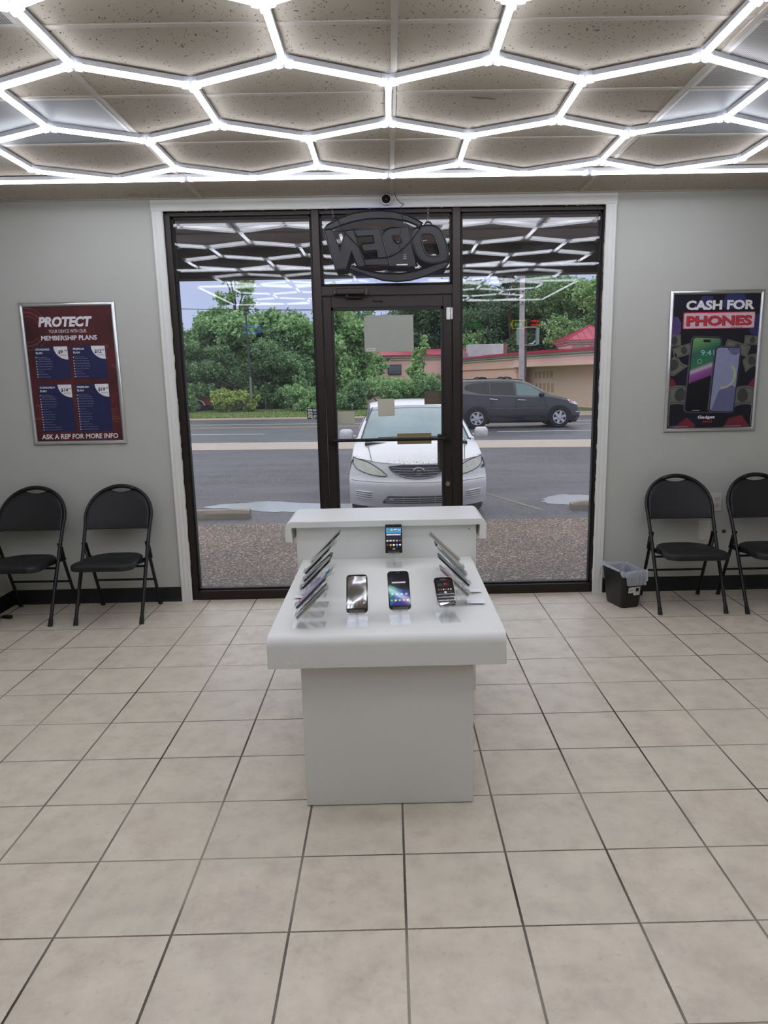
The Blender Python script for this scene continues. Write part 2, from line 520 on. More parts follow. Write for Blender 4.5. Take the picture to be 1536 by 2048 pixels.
for x in (-.42, .38):
    mb.box(x - .018, x + .018, DY0 - .066, DY0, 1.112, 1.142)
mb.build('push_bar', flat('black_bar', '#121010', .4, .4), parent=door, bevel=.003, weld=False)
mb = MB(); mb.cyl((.383, DY0 - .014, .808), (.383, DY0, .808), .017, .019, 20)
lk = mb.build('lock_cylinder', flat('aged_brass', '#8f8672', .35, .9), parent=door)
MB().box(.380, .386, DY0 - .018, DY0 - .013, .797, .822).build('lock_turn', flat('bright_steel', '#cfcac0', .3, .9), parent=lk, bevel=.001)
# bronze pull handle on the street side, seen through the glass
mb = MB(); mb.box(.318, .346, DY1 + .03, DY1 + .042, .90, 1.15); mb.box(.318, .346, DY1 - .01, DY1 + .042, .90, .915); mb.box(.318, .346, DY1 - .01, DY1 + .042, 1.135, 1.15)
mb.box(.344, .350, DY1 - .0, DY1 + .042, .90, 1.15)
mb.build('pull_handle', flat('brown_bronze', '#5b4c38', .4, .6), parent=door, bevel=.002, weld=False)
mb = MB()
for i, (dx, dz, r) in enumerate(((-.02, .003, .006), (-.006, -.003, .007), (.008, .002, .006), (.022, -.001, .008), (.036, .001, .006))):
    mb.ball((.0 + dx - .085, DY0 - .006, 2.047 + dz), r, r * .8, r, 10, 6)
mb.build('latch_hardware', flat('dark_steel', '#3a3532', .4, .8), parent=door)
# ------------------------------------------------------------------ hexagon LED ceiling lights
LED = emitter('led_diffuser', '#f1f3ff', 16.); LED2 = emitter('led_diffuser_rear', '#f1f3ff', 10.5)
HOUS = flat('white_tube_housing', '#c3c5cb', .4)
def joint_mat():
    t = NT('clear_joint_plastic')
    a = t.bsdf((.86, .88, .92, 1), .25, spec=.5)
    tr = t.n('ShaderNodeBsdfTransparent')
    tl = t.n('ShaderNodeBsdfTranslucent'); tl.inputs[0].default_value = (.9, .92, .96, 1)
    m1 = t.n('ShaderNodeMixShader'); m1.inputs[0].default_value = .4
    t.t.links.new(a, m1.inputs[1]); t.t.links.new(tl.outputs[0], m1.inputs[2])
    m = t.n('ShaderNodeMixShader'); m.inputs[0].default_value = .35
    t.t.links.new(m1.outputs[0], m.inputs[1]); t.t.links.new(tr.outputs[0], m.inputs[2])
    return t.end(m.outputs[0])
JOINT = joint_mat()
HZ = H - .0052
def led_tube(name, parent, a, b, gap=.020, led=LED):
    a, b = Vector(a), Vector(b); d = (b - a).normalized(); n = Vector((-d.y, d.x))
    a = a + d * gap; b = b - d * gap
    mb = MB()
    def put(p, t, z): return (p.x + n.x * t, p.y + n.y * t, z)
    hs = [(-.0115, HZ), (-.0125, HZ - .016), (-.0122, HZ - .0185), (.0122, HZ - .0185), (.0125, HZ - .016), (.0115, HZ)]
    mb.rings([[put(a, t, z) for t, z in hs], [put(b, t, z) for t, z in hs]], 0)
    df = [(-.0118, HZ - .019)] + [(-.0118 * cos(pi * k / 6), HZ - .023 - .013 * sin(pi * k / 6)) for k in range(0, 7)] + [(.0118, HZ - .019)]
    mb.rings([[put(a, t, z) for t, z in df], [put(b, t, z) for t, z in df]], 1)
    return mb.build(name, [HOUS, led], parent, smooth=50, weld=False)
def joint(parent, p, arms):
    mb = MB(); p = Vector(p)
    mb.cyl((p.x, p.y, HZ), (p.x, p.y, HZ - .034), .0165, .0165, 14)
    for q in arms:
        d = (Vector(q) - p).normalized(); n = Vector((-d.y, d.x)); e = p + d * .036
        pts = [(-.0145, HZ), (-.0145, HZ - .036), (.0145, HZ - .036), (.0145, HZ)]
        mb.rings([[(c.x + n.x * t, c.y + n.y * t, z) for t, z in pts] for c in (p + d * .012, e)], 0)
    return mb.build('connector', JOINT, parent, smooth=30, weld=False)
PX_ = .3842; X0_ = .0047
def hexnet(root, edges, loc, led=LED):
    nb = {}
    for a, b in edges:
        nb.setdefault(a, []).append(b); nb.setdefault(b, []).append(a)
    R = lambda p: (p[0] - loc[0], p[1] - loc[1])
    for a, b in edges: led_tube('light_tube', root, R(a), R(b), led=led)
    for p, arms in nb.items(): joint(root, R(p), [R(q) for q in arms])
def hexgrid(dy, label, name='hexagon_light'):
    rows = {'c1': 2.677 + dy, 'c0': 2.465 + dy, 'b1': 2.001 + dy, 'b0': 1.802 + dy, 'a1': 1.345 + dy, 'a0': 1.145 + dy, 'z1': .722 + dy, 'z0': .511 + dy}
    P = lambda i, r: (round(X0_ + i * PX_, 5), round(rows[r], 5))
    zig = {'c': ('c1', 'c0'), 'b': ('b0', 'b1'), 'a': ('a1', 'a0'), 'z': ('z0', 'z1')}   # (even, odd)
    E = []
    for k, (ev, od) in zig.items():
        for i in range(-5, 5):
            E.append((P(i, ev if i % 2 == 0 else od), P(i + 1, ev if (i + 1) % 2 == 0 else od)))
    for i in range(-5, 6):
        if i % 2: E += [(P(i, 'b1'), P(i, 'c0')), (P(i, 'a0'), P(i, 'z1'))]
        else: E.append((P(i, 'a1'), P(i, 'b0')))
    bx = [X0_ + k * PX_ for k in (-6, -3, 0, 3, 6)]
    for r in ('c1', 'z0'):
        y = rows[r]
        E += [((round(bx[i], 5), round(y, 5)), (round(bx[i + 1], 5), round(y, 5))) for i in range(4)]
    for x in (bx[0], bx[-1]):
        E.append(((round(x, 5), round(rows['z0'], 5)), (round(x, 5), round(rows['c1'], 5))))
    loc = (X0_, 1.6 + dy, 0)
    root = thing(name, label, 'ceiling light', loc)
    hexnet(root, E, loc, LED if dy == 0 else LED2)
    return root
hexgrid(0, 'large honeycomb of lit white LED tubes with straight border, on the ceiling nearest the windows')
hexgrid(-3.46, 'second honeycomb of lit white LED tubes, seen only mirrored in the window glass')
E = []
zy = {1: .17, 0: -.04}
for (ya, yb, ph) in ((.20, 0., 0), (-.46, -.66, 1)):
    for i in range(-5, 5):
        f = lambda j: (round(X0_ + j * PX_, 5), ya if (j + ph) % 2 == 0 else yb)
        E.append((f(i), f(i + 1)))
for i in (-5, -3, -1, 1, 3, 5):
    E.append(((round(X0_ + i * PX_, 5), 0.), (round(X0_ + i * PX_, 5), -.46)))
r = thing('hexagon_light', 'single row of lit LED hexagons between two honeycombs, mirrored low in the window reflection', 'ceiling light', (0, 0, 0))
hexnet(r, E, (0, 0, 0), LED2)

# unlit fluorescent panels and perforated grilles in the ceiling
def perf_mat():
    t = NT('perforated_grille'); p = t.pos()
    s = t.n('ShaderNodeSeparateXYZ'); t.put(s.inputs[0], p)
    fx = t.math('SUBTRACT', t.math('FRACT', t.math('DIVIDE', s.outputs[0], .0085)), .5)
    fy = t.math('SUBTRACT', t.math('FRACT', t.math('DIVIDE', s.outputs[1], .0085)), .5)
    d = t.math('ADD', t.math('MULTIPLY', fx, fx), t.math('MULTIPLY', fy, fy))
    c = t.mix(t.math('LESS_THAN', d, .085), lin('#a5a39e'), lin('#2c2a28'))
    return t.end(t.bsdf(c, .5, spec=.3))
PERF = perf_mat()
def troffer(x0, x1, y0, y1, label):
    cx, cy = (x0 + x1) / 2, (y0 + y1) / 2
    t = thing('ceiling_light_panel', label, 'ceiling light', (cx, cy, H))
    a, b = (x1 - x0) / 2, (y1 - y0) / 2
    mb = MB(); w = .022
    for bx in ((-a, a, -b, -b + w), (-a, a, b - w, b), (-a, -a + w, -b + w, b - w), (a - w, a, -b + w, b - w)):
        mb.box(bx[0], bx[1], bx[2], bx[3], -.005, -.0005)
    mb.build('frame', flat('white_enamel', '#c3c2bd', .4), t, bevel=.002, weld=False)
    n = 14; rows = []
    for i in range(n + 1):
        v = -1 + 2 * i / n
        rows.append([((-1 + 2 * j / n) * (a - w), v * (b - w), -.0030 - .0018 * (1 - v * v)) for j in range(n + 1)])
    mb = MB().grid(rows)
    mb.build('diffuser', flat('unlit_prismatic_lens', '#8d9294', .45, scale=200, bump=.3), t)
troffer(-2.408, -1.202, 1.527, 2.126, 'unlit fluorescent ceiling panel on the left, behind the hexagon tubes')
troffer(1.252, 2.458, 1.527, 2.126, 'unlit fluorescent ceiling panel on the right, beside the perforated grille')
def grille(x0, x1, y0, y1, label):
    cx, cy = (x0 + x1) / 2, (y0 + y1) / 2; a, b = (x1 - x0) / 2, (y1 - y0) / 2
    t = thing('air_vent', label, 'vent', (cx, cy, H)); w = .02
    mb = MB()
    for bx in ((-a, a, -b, -b + w), (-a, a, b - w, b), (-a, -a + w, -b + w, b - w), (a - w, a, -b + w, b - w)):
        mb.box(bx[0], bx[1], bx[2], bx[3], -.005, -.0005)
    mb.build('frame', flat('white_enamel', '#c3c2bd', .4), t, bevel=.002, weld=False)
    MB().box(-a + w, a - w, -b + w, b - w, -.0042, -.0008).build('perforated_plate', PERF, t, smooth=0)
grille(1.256, 1.856, .918, 1.518, 'perforated grey ceiling grille in the upper right corner, next to an unlit panel')
grille(-1.806, -1.206, .308, .908, 'perforated grey ceiling grille at the upper left edge of the photo')

# ------------------------------------------------------------------ posters
ALU = flat('brushed_aluminium_frame', '#c9cbcc', .32, .85, var=.05, scale=120)
def snap_frame(t, w, h, fw=.026):
    mb = MB()
    pr = [(0, 0), (0, -.010), (.006, -.016), (fw * .6, -.018), (fw - .003, -.013), (fw, -.007), (fw, 0)]
    a, b = w / 2, h / 2
    cor = [(-a, -b, 1, 1), (a, -b, -1, 1), (a, b, -1, -1), (-a, b, 1, -1)]
    rg = [[(cx + sx * u, d, cz + sz * u) for u, d in pr] for cx, cz, sx, sz in cor]
    n = len(pr)
    for i in range(4):
        mb.grid([rg[i], rg[(i + 1) % 4]])
    mb.build('frame', ALU, t, smooth=40)
PRN = lambda n, c: flat('print_' + n, c, .38, var=.05, scale=50)
def arc_pts(cx, cz, r, a0, a1, n=40): return [(cx + r * cos(radians(a0 + (a1 - a0) * i / n)), cz + r * sin(radians(a0 + (a1 - a0) * i / n))) for i in range(n + 1)]
def clip_strip(mb, pts, w, fn, mi, d, bx):
    for (x0, z0), (x1, z1) in zip(pts, pts[1:]):
        if all(bx[0] < x < bx[1] and bx[2] < z < bx[3] for x, z in ((x0, z0), (x1, z1))):
            l = max(1e-9, sqrt((x1 - x0) ** 2 + (z1 - z0) ** 2)); nx, nz = -(z1 - z0) / l * w, (x1 - x0) / l * w
            mb.add([fn(x0 - nx, z0 - nz, d), fn(x1 - nx, z1 - nz, d), fn(x1 + nx, z1 + nz, d), fn(x0 + nx, z0 + nz, d)], [(0, 1, 2, 3)], mi)
PW, PH = .632, .936
FN = lambda a, b, d: (a, -.0065 - d, b)
def maroon_mat():
    t = NT('print_maroon'); o = t.obj()
    c = t.ramp(t.noise(4, 3, t.mapv(o, (1, 1, .6))), [(.36, lin('#35181c')), (.55, lin('#512126')), (.72, lin('#6d272d'))])
    return t.end(t.bsdf(c, .38, spec=.4))
# left: PROTECT poster
t = thing('framed_poster', 'dark red PROTECT poster with four blue plan boxes, framed in aluminium on the left wall', 'poster', (-2.138, YW, 1.602))
snap_frame(t, PW, PH)
mats = [maroon_mat(), PRN('white', '#dcdae0'), PRN('navy', '#1d1f4d'), PRN('rose_line', '#9a5a5a'), PRN('ink', '#14142a'), PRN('pale_blue', '#a9acca')]
mb = MB(); iw, ih = PW / 2 - .024, PH / 2 - .024
mb.box(-iw, iw, -.0065, -.001, -ih, ih, 0)
bx = (-iw, iw, -ih, ih)
for cx, cz, rr in ((-.275, .30, (.085, .105, .112, .135)), (.30, .13, (.070, .080, .088)), (-.27, -.245, (.045, .047)), (.22, -.43, (.12, .135, .15))):
    for r in rr:
        for a0 in (20, 130, 240): clip_strip(mb, arc_pts(cx, cz, r, a0, a0 + 80), .0009, FN, 3, .0002, bx)
for k in range(7): clip_strip(mb, [(.20, -.235 - k * .011), (.285, -.225 - k * .012)], .0007, FN, 3, .0002, bx)
put_text(mb, 'PROTECT', FN, -.02, .345, .36, .066, .05, .22, 1, .0004)
put_text(mb, 'YOUR DEVICE WITH OUR', FN, -.01, .284, .25, .022, .0, 0, 1, .0004)
put_text(mb, 'MEMBERSHIP PLANS', FN, -.005, .241, .37, .031, .025, .06, 1, .0004)
boxes = [(-.132, .075, 'STANDARD\nPLAN', '$9', 8), (.118, .075, 'PREMIUM\nPLAN', '$12', 8), (-.132, -.215, 'STANDARD+\nPLAN', '$14', 14), (.118, -.215, 'PREMIUM+\nPLAN', '$19', 14)]
LINES = ['Motorola / Samsung Series A /\niPhone 11 Pro Max & Below', '1-4 months active - $49 deductible', '5-8 months active - $29 deductible', '9-12 months active - $19 deductible', '1+ year active - Fixed low deductible', '2 claims per year', '10% off device protection', 'Same day repair on most models',
         'Priority Service (Skip the queue)', 'Quarterly Device Health Check', 'Free Diagnostic Services', 'Extended Warranty on Repairs', 'Unlimited Screen Protectors ($5 per incident)', 'Unlimited Case Replacements ($5 per incident)']
for cx, cz, nm, pr, n in boxes:
    top = cz + (.125 if n == 8 else .165); hh = .216 if n == 8 else .318; w = .225
    top = .188 if n == 8 else -.062
    pts = [(a, b) for a, b in rrect(w, hh, .006, 3, cx, top - hh / 2)]
    mb.poly([FN(a, b, .0003) for a, b in pts], 2)
    l = cx - w / 2
    # price corner
    qx, qz = cx + w / 2 - .004, top - .002
    pts = [(qx, qz), (qx, qz - .086)] + [(qx - .092 + .092 * (1 - cos(radians(90 - a))) * 0 + .092 - .092 * sin(radians(a)), qz - .086 * cos(radians(a))) for a in range(0, 91, 10)]
    mb.poly([FN(a, b, .0005) for a, b in pts], 1)
    put_text(mb, pr, FN, qx - .048, qz - .037, None, .027, .03, .1, 4, .0007, maxw=.05)
    put_text(mb, '99', FN, qx - .013, qz - .028, .016, .009, .02, 0, 4, .0007)
    put_text(mb, 'PER MONTH', FN, qx - .030, qz - .058, .048, .006, .01, 0, 4, .0007)
    a, b = nm.split('\n')
    put_text(mb, a, FN, l + .008, top - .020, None, .0135, .03, .08, 1, .0007, left=True, maxw=.105)
    put_text(mb, b, FN, l + .008, top - .043, None, .0135, .03, .08, 1, .0007, left=True)
    z = top - .073
    for i in range(n):
        tx = LINES[i]
        mb.poly([FN(l + .006 + p, z + q, .0006) for p, q in rrect(.0065, .0065, .002, 3)], 1)
        if i == 0:
            u, v = tx.split('\n')
            put_text(mb, u, FN, l + .014, z + .001, None, .0052, 0, 0, 5, .0006, left=True, maxw=.11); put_text(mb, v, FN, l + .016, z - .009, None, .0052, 0, 0, 5, .0006, left=True, maxw=.1)
            z -= .0235
        else:
            put_text(mb, tx, FN, l + .012, z, None, .0056, 0, 0, 5, .0006, left=True, maxw=.19); z -= .0172
put_text(mb, 'ASK A REP FOR MORE INFO', FN, .0, -.412, .52, .034, .025, .08, 1, .0004)
mb.build('print', mats, t, smooth=0, weld=False)

# right: CASH FOR PHONES poster
def dark_mat():
    t = NT('print_night'); o = t.obj()
    n = t.noise(3.2, 2, o)
    c = t.ramp(n, [(.40, lin('#15131c')), (.6, lin('#1a1826'))])
    return t.end(t.bsdf(c, .38, spec=.4))
def grad_mat(name, stops, axis=2, lo=-.1, hi=.1, tilt=0.):
    t = NT(name); s = t.n('ShaderNodeSeparateXYZ'); t.put(s.inputs[0], t.obj())
    v = s.outputs[axis]
    if tilt: v = t.math('MULTIPLY_ADD', s.outputs[0], tilt, v)
    r = t.n('ShaderNodeMapRange'); r.inputs[1].default_value = lo; r.inputs[2].default_value = hi; t.put(r.inputs[0], v)
    return t.end(t.bsdf(t.ramp(r.outputs[0], [(p, lin(c)) for p, c in stops]), .35, spec=.4))
t = thing('framed_poster', 'dark CASH FOR PHONES poster with two phones, framed in aluminium on the right wall', 'poster', (2.189, YW, 1.608))
snap_frame(t, PW, PH)
mats = [dark_mat(), PRN('white', '#dcdae0'), PRN('red', '#b8313f'), PRN('pink_panel', '#c9b4be'), PRN('violet', '#4d3a6e'), PRN('indigo', '#2c2f5f'),
        PRN('banknote', '#64655f'), PRN('banknote_dark', '#383a37'), PRN('phone_edge', '#4a4657'),
        grad_mat('print_green_screen', [(0, '#0c0b10'), (.38, '#141118'), (.40, '#6d4076'), (.50, '#8c4e94'), (.545, '#b3a8b2'), (.60, '#356a50'), (.8, '#306052'), (1, '#6c9a60')], lo=-.26, hi=.19, tilt=-.35),
        PRN('lilac_screen', '#878bab'), PRN('lilac_dark', '#5d6284'), PRN('yellow_glow', '#a7a985'), PRN('black', '#0b0a0e'), PRN('mint', '#8fd0c0'), PRN('dark_red', '#6b2230')]
mb = MB(); mb.box(-iw, iw, -.0065, -.001, -ih, ih, 0)
def shape(pts, mi, d): mb.poly([FN(a, b, d) for a, b in pts], mi)
shape([(-iw, .16), (-iw, .30), (-.26, .30), (-.235, .26), (-.235, .20), (-.27, .16)], 4, .0002)
shape([(iw, .17), (iw, .31), (.25, .31), (.215, .25), (.24, .18)], 5, .0002)
shape([(-.16, .36), (-.10, .43), (-.03, .43), (-.03, .38), (-.08, .34)], 5, .0002); shape([(.06, .44), (.18, .44), (.20, .39), (.14, .34), (.02, .36)], 5, .0002)
shape([(iw, -.20), (iw, -.10), (.26, -.14), (.22, -.19)], 15, .0002); shape([(-iw, -.17), (-iw, -.1), (-.265, -.11), (-.245, -.15)], 15, .0002)
shape([(-.25, -.44), (-.16, -.37), (-.10, -.42), (-.10, -.44)], 15, .0002); shape([(.10, -.44), (.13, -.38), (.22, -.36), (.28, -.44)], 15, .0002)
def note(cx, cz, w, h, a, bend=0.):
    ca, sa = cos(radians(a)), sin(radians(a))
    def tr(p, q): q += bend * ((p / w * 2) ** 2); return (max(-iw, min(iw, cx + p * ca - q * sa)), max(-ih, min(ih, cz + p * sa + q * ca)))
    def rect(w2, h2, mi, d, k=8):
        shape([tr(-w2 / 2 + w2 * i / k, -h2 / 2) for i in range(k + 1)] + [tr(w2 / 2 - w2 * i / k, h2 / 2) for i in range(k + 1)], mi, d)
    rect(w, h, 6, .0003); rect(w * .92, h * .84, 7, .0004); rect(w * .88, h * .76, 6, .0005)
    shape([tr(h * .30 * cos(2 * pi * i / 20), h * .36 * sin(2 * pi * i / 20)) for i in range(20)], 7, .0006)
for a in ((-.275, .145, .09, .075, 5), (.255, .14, .11, .06, -3), (-.205, .08, .15, .072, 16), (.155, .09, .17, .075, -17), (-.28, -.02, .13, .12, -55, .03), (.26, .005, .12, .085, 20, -.02), (-.215, -.215, .16, .125, -4, -.015), (.215, -.225, .16, .125, 6, -.02)):
    note(*a)
put_text(mb, 'CASH FOR', FN, .022, .372, .46, .062, .045, 0, 1, .0006)
shape(rrect(.485, .108, .008, 3, .018, .273), 2, .0005); shape(rrect(.475, .098, .008, 3, .020, .272), 3, .0007)
put_text(mb, 'PHONES', FN, .022, .269, .44, .066, .05, 0, 15, .0009); put_text(mb, 'PHONES', FN, .018, .272, .44, .066, .04, 0, 2, .0011)
for k in range(5): shape([(-.06 + k * .016, .318), (-.052 + k * .016, .318), (-.044 + k * .016, .328), (-.052 + k * .016, .328)], 2, .0011)
for k in range(5): shape([(.10 + k * .016, .222), (.108 + k * .016, .222), (.116 + k * .016, .230), (.108 + k * .016, .230)], 2, .0011)
def pph(cx, cz, w, h, a, edge, scr, d):
    ca, sa = cos(radians(a)), sin(radians(a))
    tr = lambda L: [(cx + p * ca - q * sa, cz + p * sa + q * ca) for p, q in L]
    shape(tr(rrect(w + .014, h + .010, .03, 6, -.004, 0)), edge, d); shape(tr(rrect(w, h, .026, 6)), 13, d + .0002)
    shape(tr(rrect(w - .012, h - .012, .021, 6)), scr, d + .0004)
    return tr
tr = pph(-.065, -.085, .20, .50, -3, 8, 9, .0012)
shape(tr(rrect(.052, .018, .009, 5, 0, .225)), 13, .0019)
put_text(mb, '9:41', FN, -.045, .062, .09, .036, 0, 0, 14, .0019); 
for i in range(16):
    a0 = 2 * pi * i / 16; a1 = a0 + 2 * pi / 16
    mb.poly([FN(-.095 + r_ * cos(a), .005 + r_ * sin(a), .0019) for r_, a in ((.013, a0), (.013, a1), (.0155, a1), (.0155, a0))], 14)
tr = pph(.085, -.120, .172, .435, -3, 8, 10, .0022)
shape(tr([(.0, .213), (.075, .213), (.081, .20), (.081, .185), (.05, .165), (.02, .172), (.003, .195)]), 11, .0029)
shape(tr([(-.035, -.08), (.0, -.05), (.05, -.035), (.081, -.045), (.081, -.2), (.074, -.21), (-.07, -.21)]), 11, .0029)
ap = arc_pts(-.02, .03, .092, -95, 50, 24) + arc_pts(-.02, .03, .077, 50, -95, 24)
shape(tr(ap), 12, .0030)
shape(tr(rrect(.009, .009, .004, 4, 0, .203)), 13, .0031)
shape(rrect(.05, .002, .001, 2, -.10, -.322), 1, .0019)
put_text(mb, 'Gadget', FN, -.025, -.372, .118, .026, .03, 0, 1, .0006)
put_text(mb, 'Ref', FN, -.028, -.400, .038, .014, .02, 0, 2, .0006)
for i in range(16):
    a0 = 2 * pi * i / 16; a1 = a0 + 2 * pi / 16
    mb.poly([FN(.006 + r_ * cos(a), -.401 + r_ * sin(a), .0006) for r_, a in ((.008, a0), (.008, a1), (.011, a1), (.011, a0))], 2)
for x0, x1 in ((-.28, -.15), (.10, .22)):
    shape([(x0, -.434), (x1, -.434), (x1, -.4325), (x0, -.4325)], 1, .0006)
    shape([(x0 + .02, -.430), (x0 + .06, -.430), (x0 + .066, -.422), (x0 + .026, -.422)], 5, .0006)
for x in (-.285, .283): shape([(x, -.43), (x + .0015, -.43), (x + .0015, -.28), (x, -.28)], 1, .0006)
mb.build('print', mats, t, smooth=0, weld=False)

# ------------------------------------------------------------------ folding chairs
VINYL = flat('black_vinyl', '#131416', .55, var=.06, scale=300, bump=.15)
BSTEEL = flat('black_powder_coat', '#0f0f11', .38, .2, var=.05)
BRUB = flat('black_rubber', '#0f0f10', .7)
LD = Vector((0, .46, .86)).normalized()          # direction of the leaning side tubes
LN = Vector((0, -LD.z, LD.y))                    # out of the backrest, towards the sitter
LT_ = Vector((0, .46, .86)).length
def on_lean(x, s, d=0.): return Vector((x, 0, 0)) + LD * s + LN * d
def chair(label, loc, rz, first=None):
    if first is not None:
        c = copy_tree(first); c.location = loc; c.rotation_euler = (0, 0, rz); c['label'] = label
        return c
    t = thing('folding_chair', label, 'chair', loc, rz, 'black folding chairs')
    hw = .214; sj = .52
    for sx in (-1, 1):
        mb = MB(); mb.tube([on_lean(sx * hw, .02), on_lean(sx * hw, sj)], .0115, 12)
        lg = mb.build('leg', BSTEEL, t)
        mb = MB(); mb.cyl(on_lean(sx * hw, .008) - Vector((0, 0, .007)), on_lean(sx * hw, .05), .0150, .0138, 12); mb.build('foot_cap', BRUB, lg)
        a, b = Vector((sx * .203, .447, .006)), Vector((sx * .203, .262, .492))
        mb = MB(); mb.tube([a, b], .0108, 12); lg = mb.build('leg', BSTEEL, t)
        mb = MB(); mb.cyl(a - Vector((0, 0, .006)), a + (b - a) * .06, .0150, .0135, 12); mb.build('foot_cap', BRUB, lg)
    # back frame: inverted U
    path = [on_lean(-hw, sj)] + [on_lean(-hw - .004 * k, sj + (.70 - sj) * k) for k in (.3, .6, .9)]
    for k in range(25):
        a = pi - pi * k / 24
        path.append(on_lean(.2225 * cos(a) * (1 if abs(cos(a)) < 1 else 1), .735 + (LT_ - .735 - .012) * sin(a) ** .92 if sin(a) > 0 else .735))
    path += [on_lean(hw + .004 * k, sj + (.70 - sj) * k) for k in (.9, .6, .3)] + [on_lean(hw, sj)]
    MB().tube(path, .0115, 10).build('back_frame', BSTEEL, t)
    # padded backrest
    def top(x):
        u = min(1., abs(x) / .211)
        base = .735 + (LT_ - .735 - .016) * sqrt(max(0, 1 - u * u)) ** .92
        dip = .036 * max(0., 1 - (abs(x) / .082) ** 2)
        return base - dip
    nx, ns = 29, 9
    F, B = [], []
    for j in range(ns):
        v = j / (ns - 1); rf = []; rb = []
        for i in range(nx):
            u = -1 + 2 * i / (nx - 1); x = .211 * sin(u * pi / 2)
            s0 = .648 + .012 * (1 - u * u); s1 = max(top(x), .70)
            s = s0 + (s1 - s0) * v
            e = min(1, 6 * min(v, 1 - v) + .15) * min(1, 5 * (1 - abs(u)) + .2)
            curve = -.020 * (1 - (x / .211) ** 2)
            rf.append(on_lean(x, s, curve + .004 + .014 * e ** .5)); rb.append(on_lean(x, s, curve - .010 * e ** .5))
        F.append(rf); B.append(rb)
    mb = MB(); mb.grid(F); mb.grid([r[::-1] for r in B])
    ring = lambda R: R[0] + [r[-1] for r in R[1:]] + R[-1][::-1][1:] + [r[0] for r in R[1:-1]][::-1]
    mb.rings([ring(F), ring(B)], cap=False)
    mb.build('backrest', VINYL, t, smooth=60)
    mb = MB(); pts = []
    for k in range(13):
        x = -.092 + .184 * k / 12; u = abs(x) / .211
        pts.append(on_lean(x, .735 + (LT_ - .735 - .014) * sqrt(1 - u * u) ** .92, .001))
    mb.tube(pts, [.009] + [.0145] * 11 + [.009], 10); mb.build('handle', flat('black_plastic', '#121213', .3), t)
    # seat
    def seat_ring(inset, z, tilt=.035):
        o = []
        yf, yb, wf_, wb_ = -.052 + inset, .345 - inset, .200 - inset, .172 - inset
        rf, rb = .075, .13
        def corner(cx, cy, r, a0, a1, n=7):
            return [(cx + r * cos(radians(a0 + (a1 - a0) * i / n)), cy + r * sin(radians(a0 + (a1 - a0) * i / n))) for i in range(n + 1)]
        o = corner(wf_ - rf, yf + rf * .8, rf, -90, 0) + corner(wb_ - rb, yb - rb * .8, rb, 10, 90) + corner(-wb_ + rb, yb - rb * .8, rb, 90, 170) + corner(-wf_ + rf, yf + rf * .8, rf, 180, 270)
        return [(x, y, z - tilt * (y + .05)) for x, y in o]
    def shrink(z, k): return [(x * k, .146 + (y - .146) * k, z - .035 * (y + .05)) for x, y, _ in seat_ring(0, 0, 0)]
    rg = [seat_ring(.006, .372), seat_ring(0, .377), seat_ring(0, .402), seat_ring(.004, .410), shrink(.4165, .92), shrink(.4215, .72), shrink(.424, .40), shrink(.4245, .12)]
    MB().rings(rg).build('seat', VINYL, t, smooth=50)
    mb = MB()
    for sx in (-1, 1):
        p = [(sx * .2005, .12, .375), (sx * .2005, .24, .365), (sx * .2005, .335, .365), (sx * .2005, .335, .392), (sx * .2005, .12, .398)]
        mb.poly([Vector(q) for q in p]); mb.poly([Vector(q) - Vector((sx * .004, 0, 0)) for q in p][::-1])
        mb.cyl((sx * .196, .22, .383), (sx * .228, .22, .383), .006, n=10); mb.cyl((sx * .19, .305, .378), (sx * .222, .305, .378), .006, n=10)
        mb.cyl((sx * .196, .262, .49), (sx * .228, .258, .49), .007, n=10)
        mb.tube([(sx * .219, .30, .375), (sx * .221, .283, .43), (sx * .221, .268, .47)], .0045, 6)
    mb.build('hinge_bracket', BSTEEL, t, weld=False)
    MB().tube([(-.203, .372, .203), (.203, .372, .203)], .0075, 10).build('stretcher', BSTEEL, t)
    MB().tube([on_lean(-hw, .39), on_lean(hw, .39)], .008, 8).build('seat_rail', BSTEEL, t)
    return t
c1 = chair('black padded folding chair at the far left edge, under the PROTECT poster', (-2.462, 2.736, 0), radians(-1))
chair('black padded folding chair between the left window casing and the leftmost chair', (-1.873, 2.74, 0), radians(0), c1)
chair('black padded folding chair beside the lined waste bin on the right', (1.932, 2.70, 0), radians(-1), c1)
chair('black padded folding chair cut off by the right edge of the photo', (2.492, 2.684, 0), radians(1), c1)

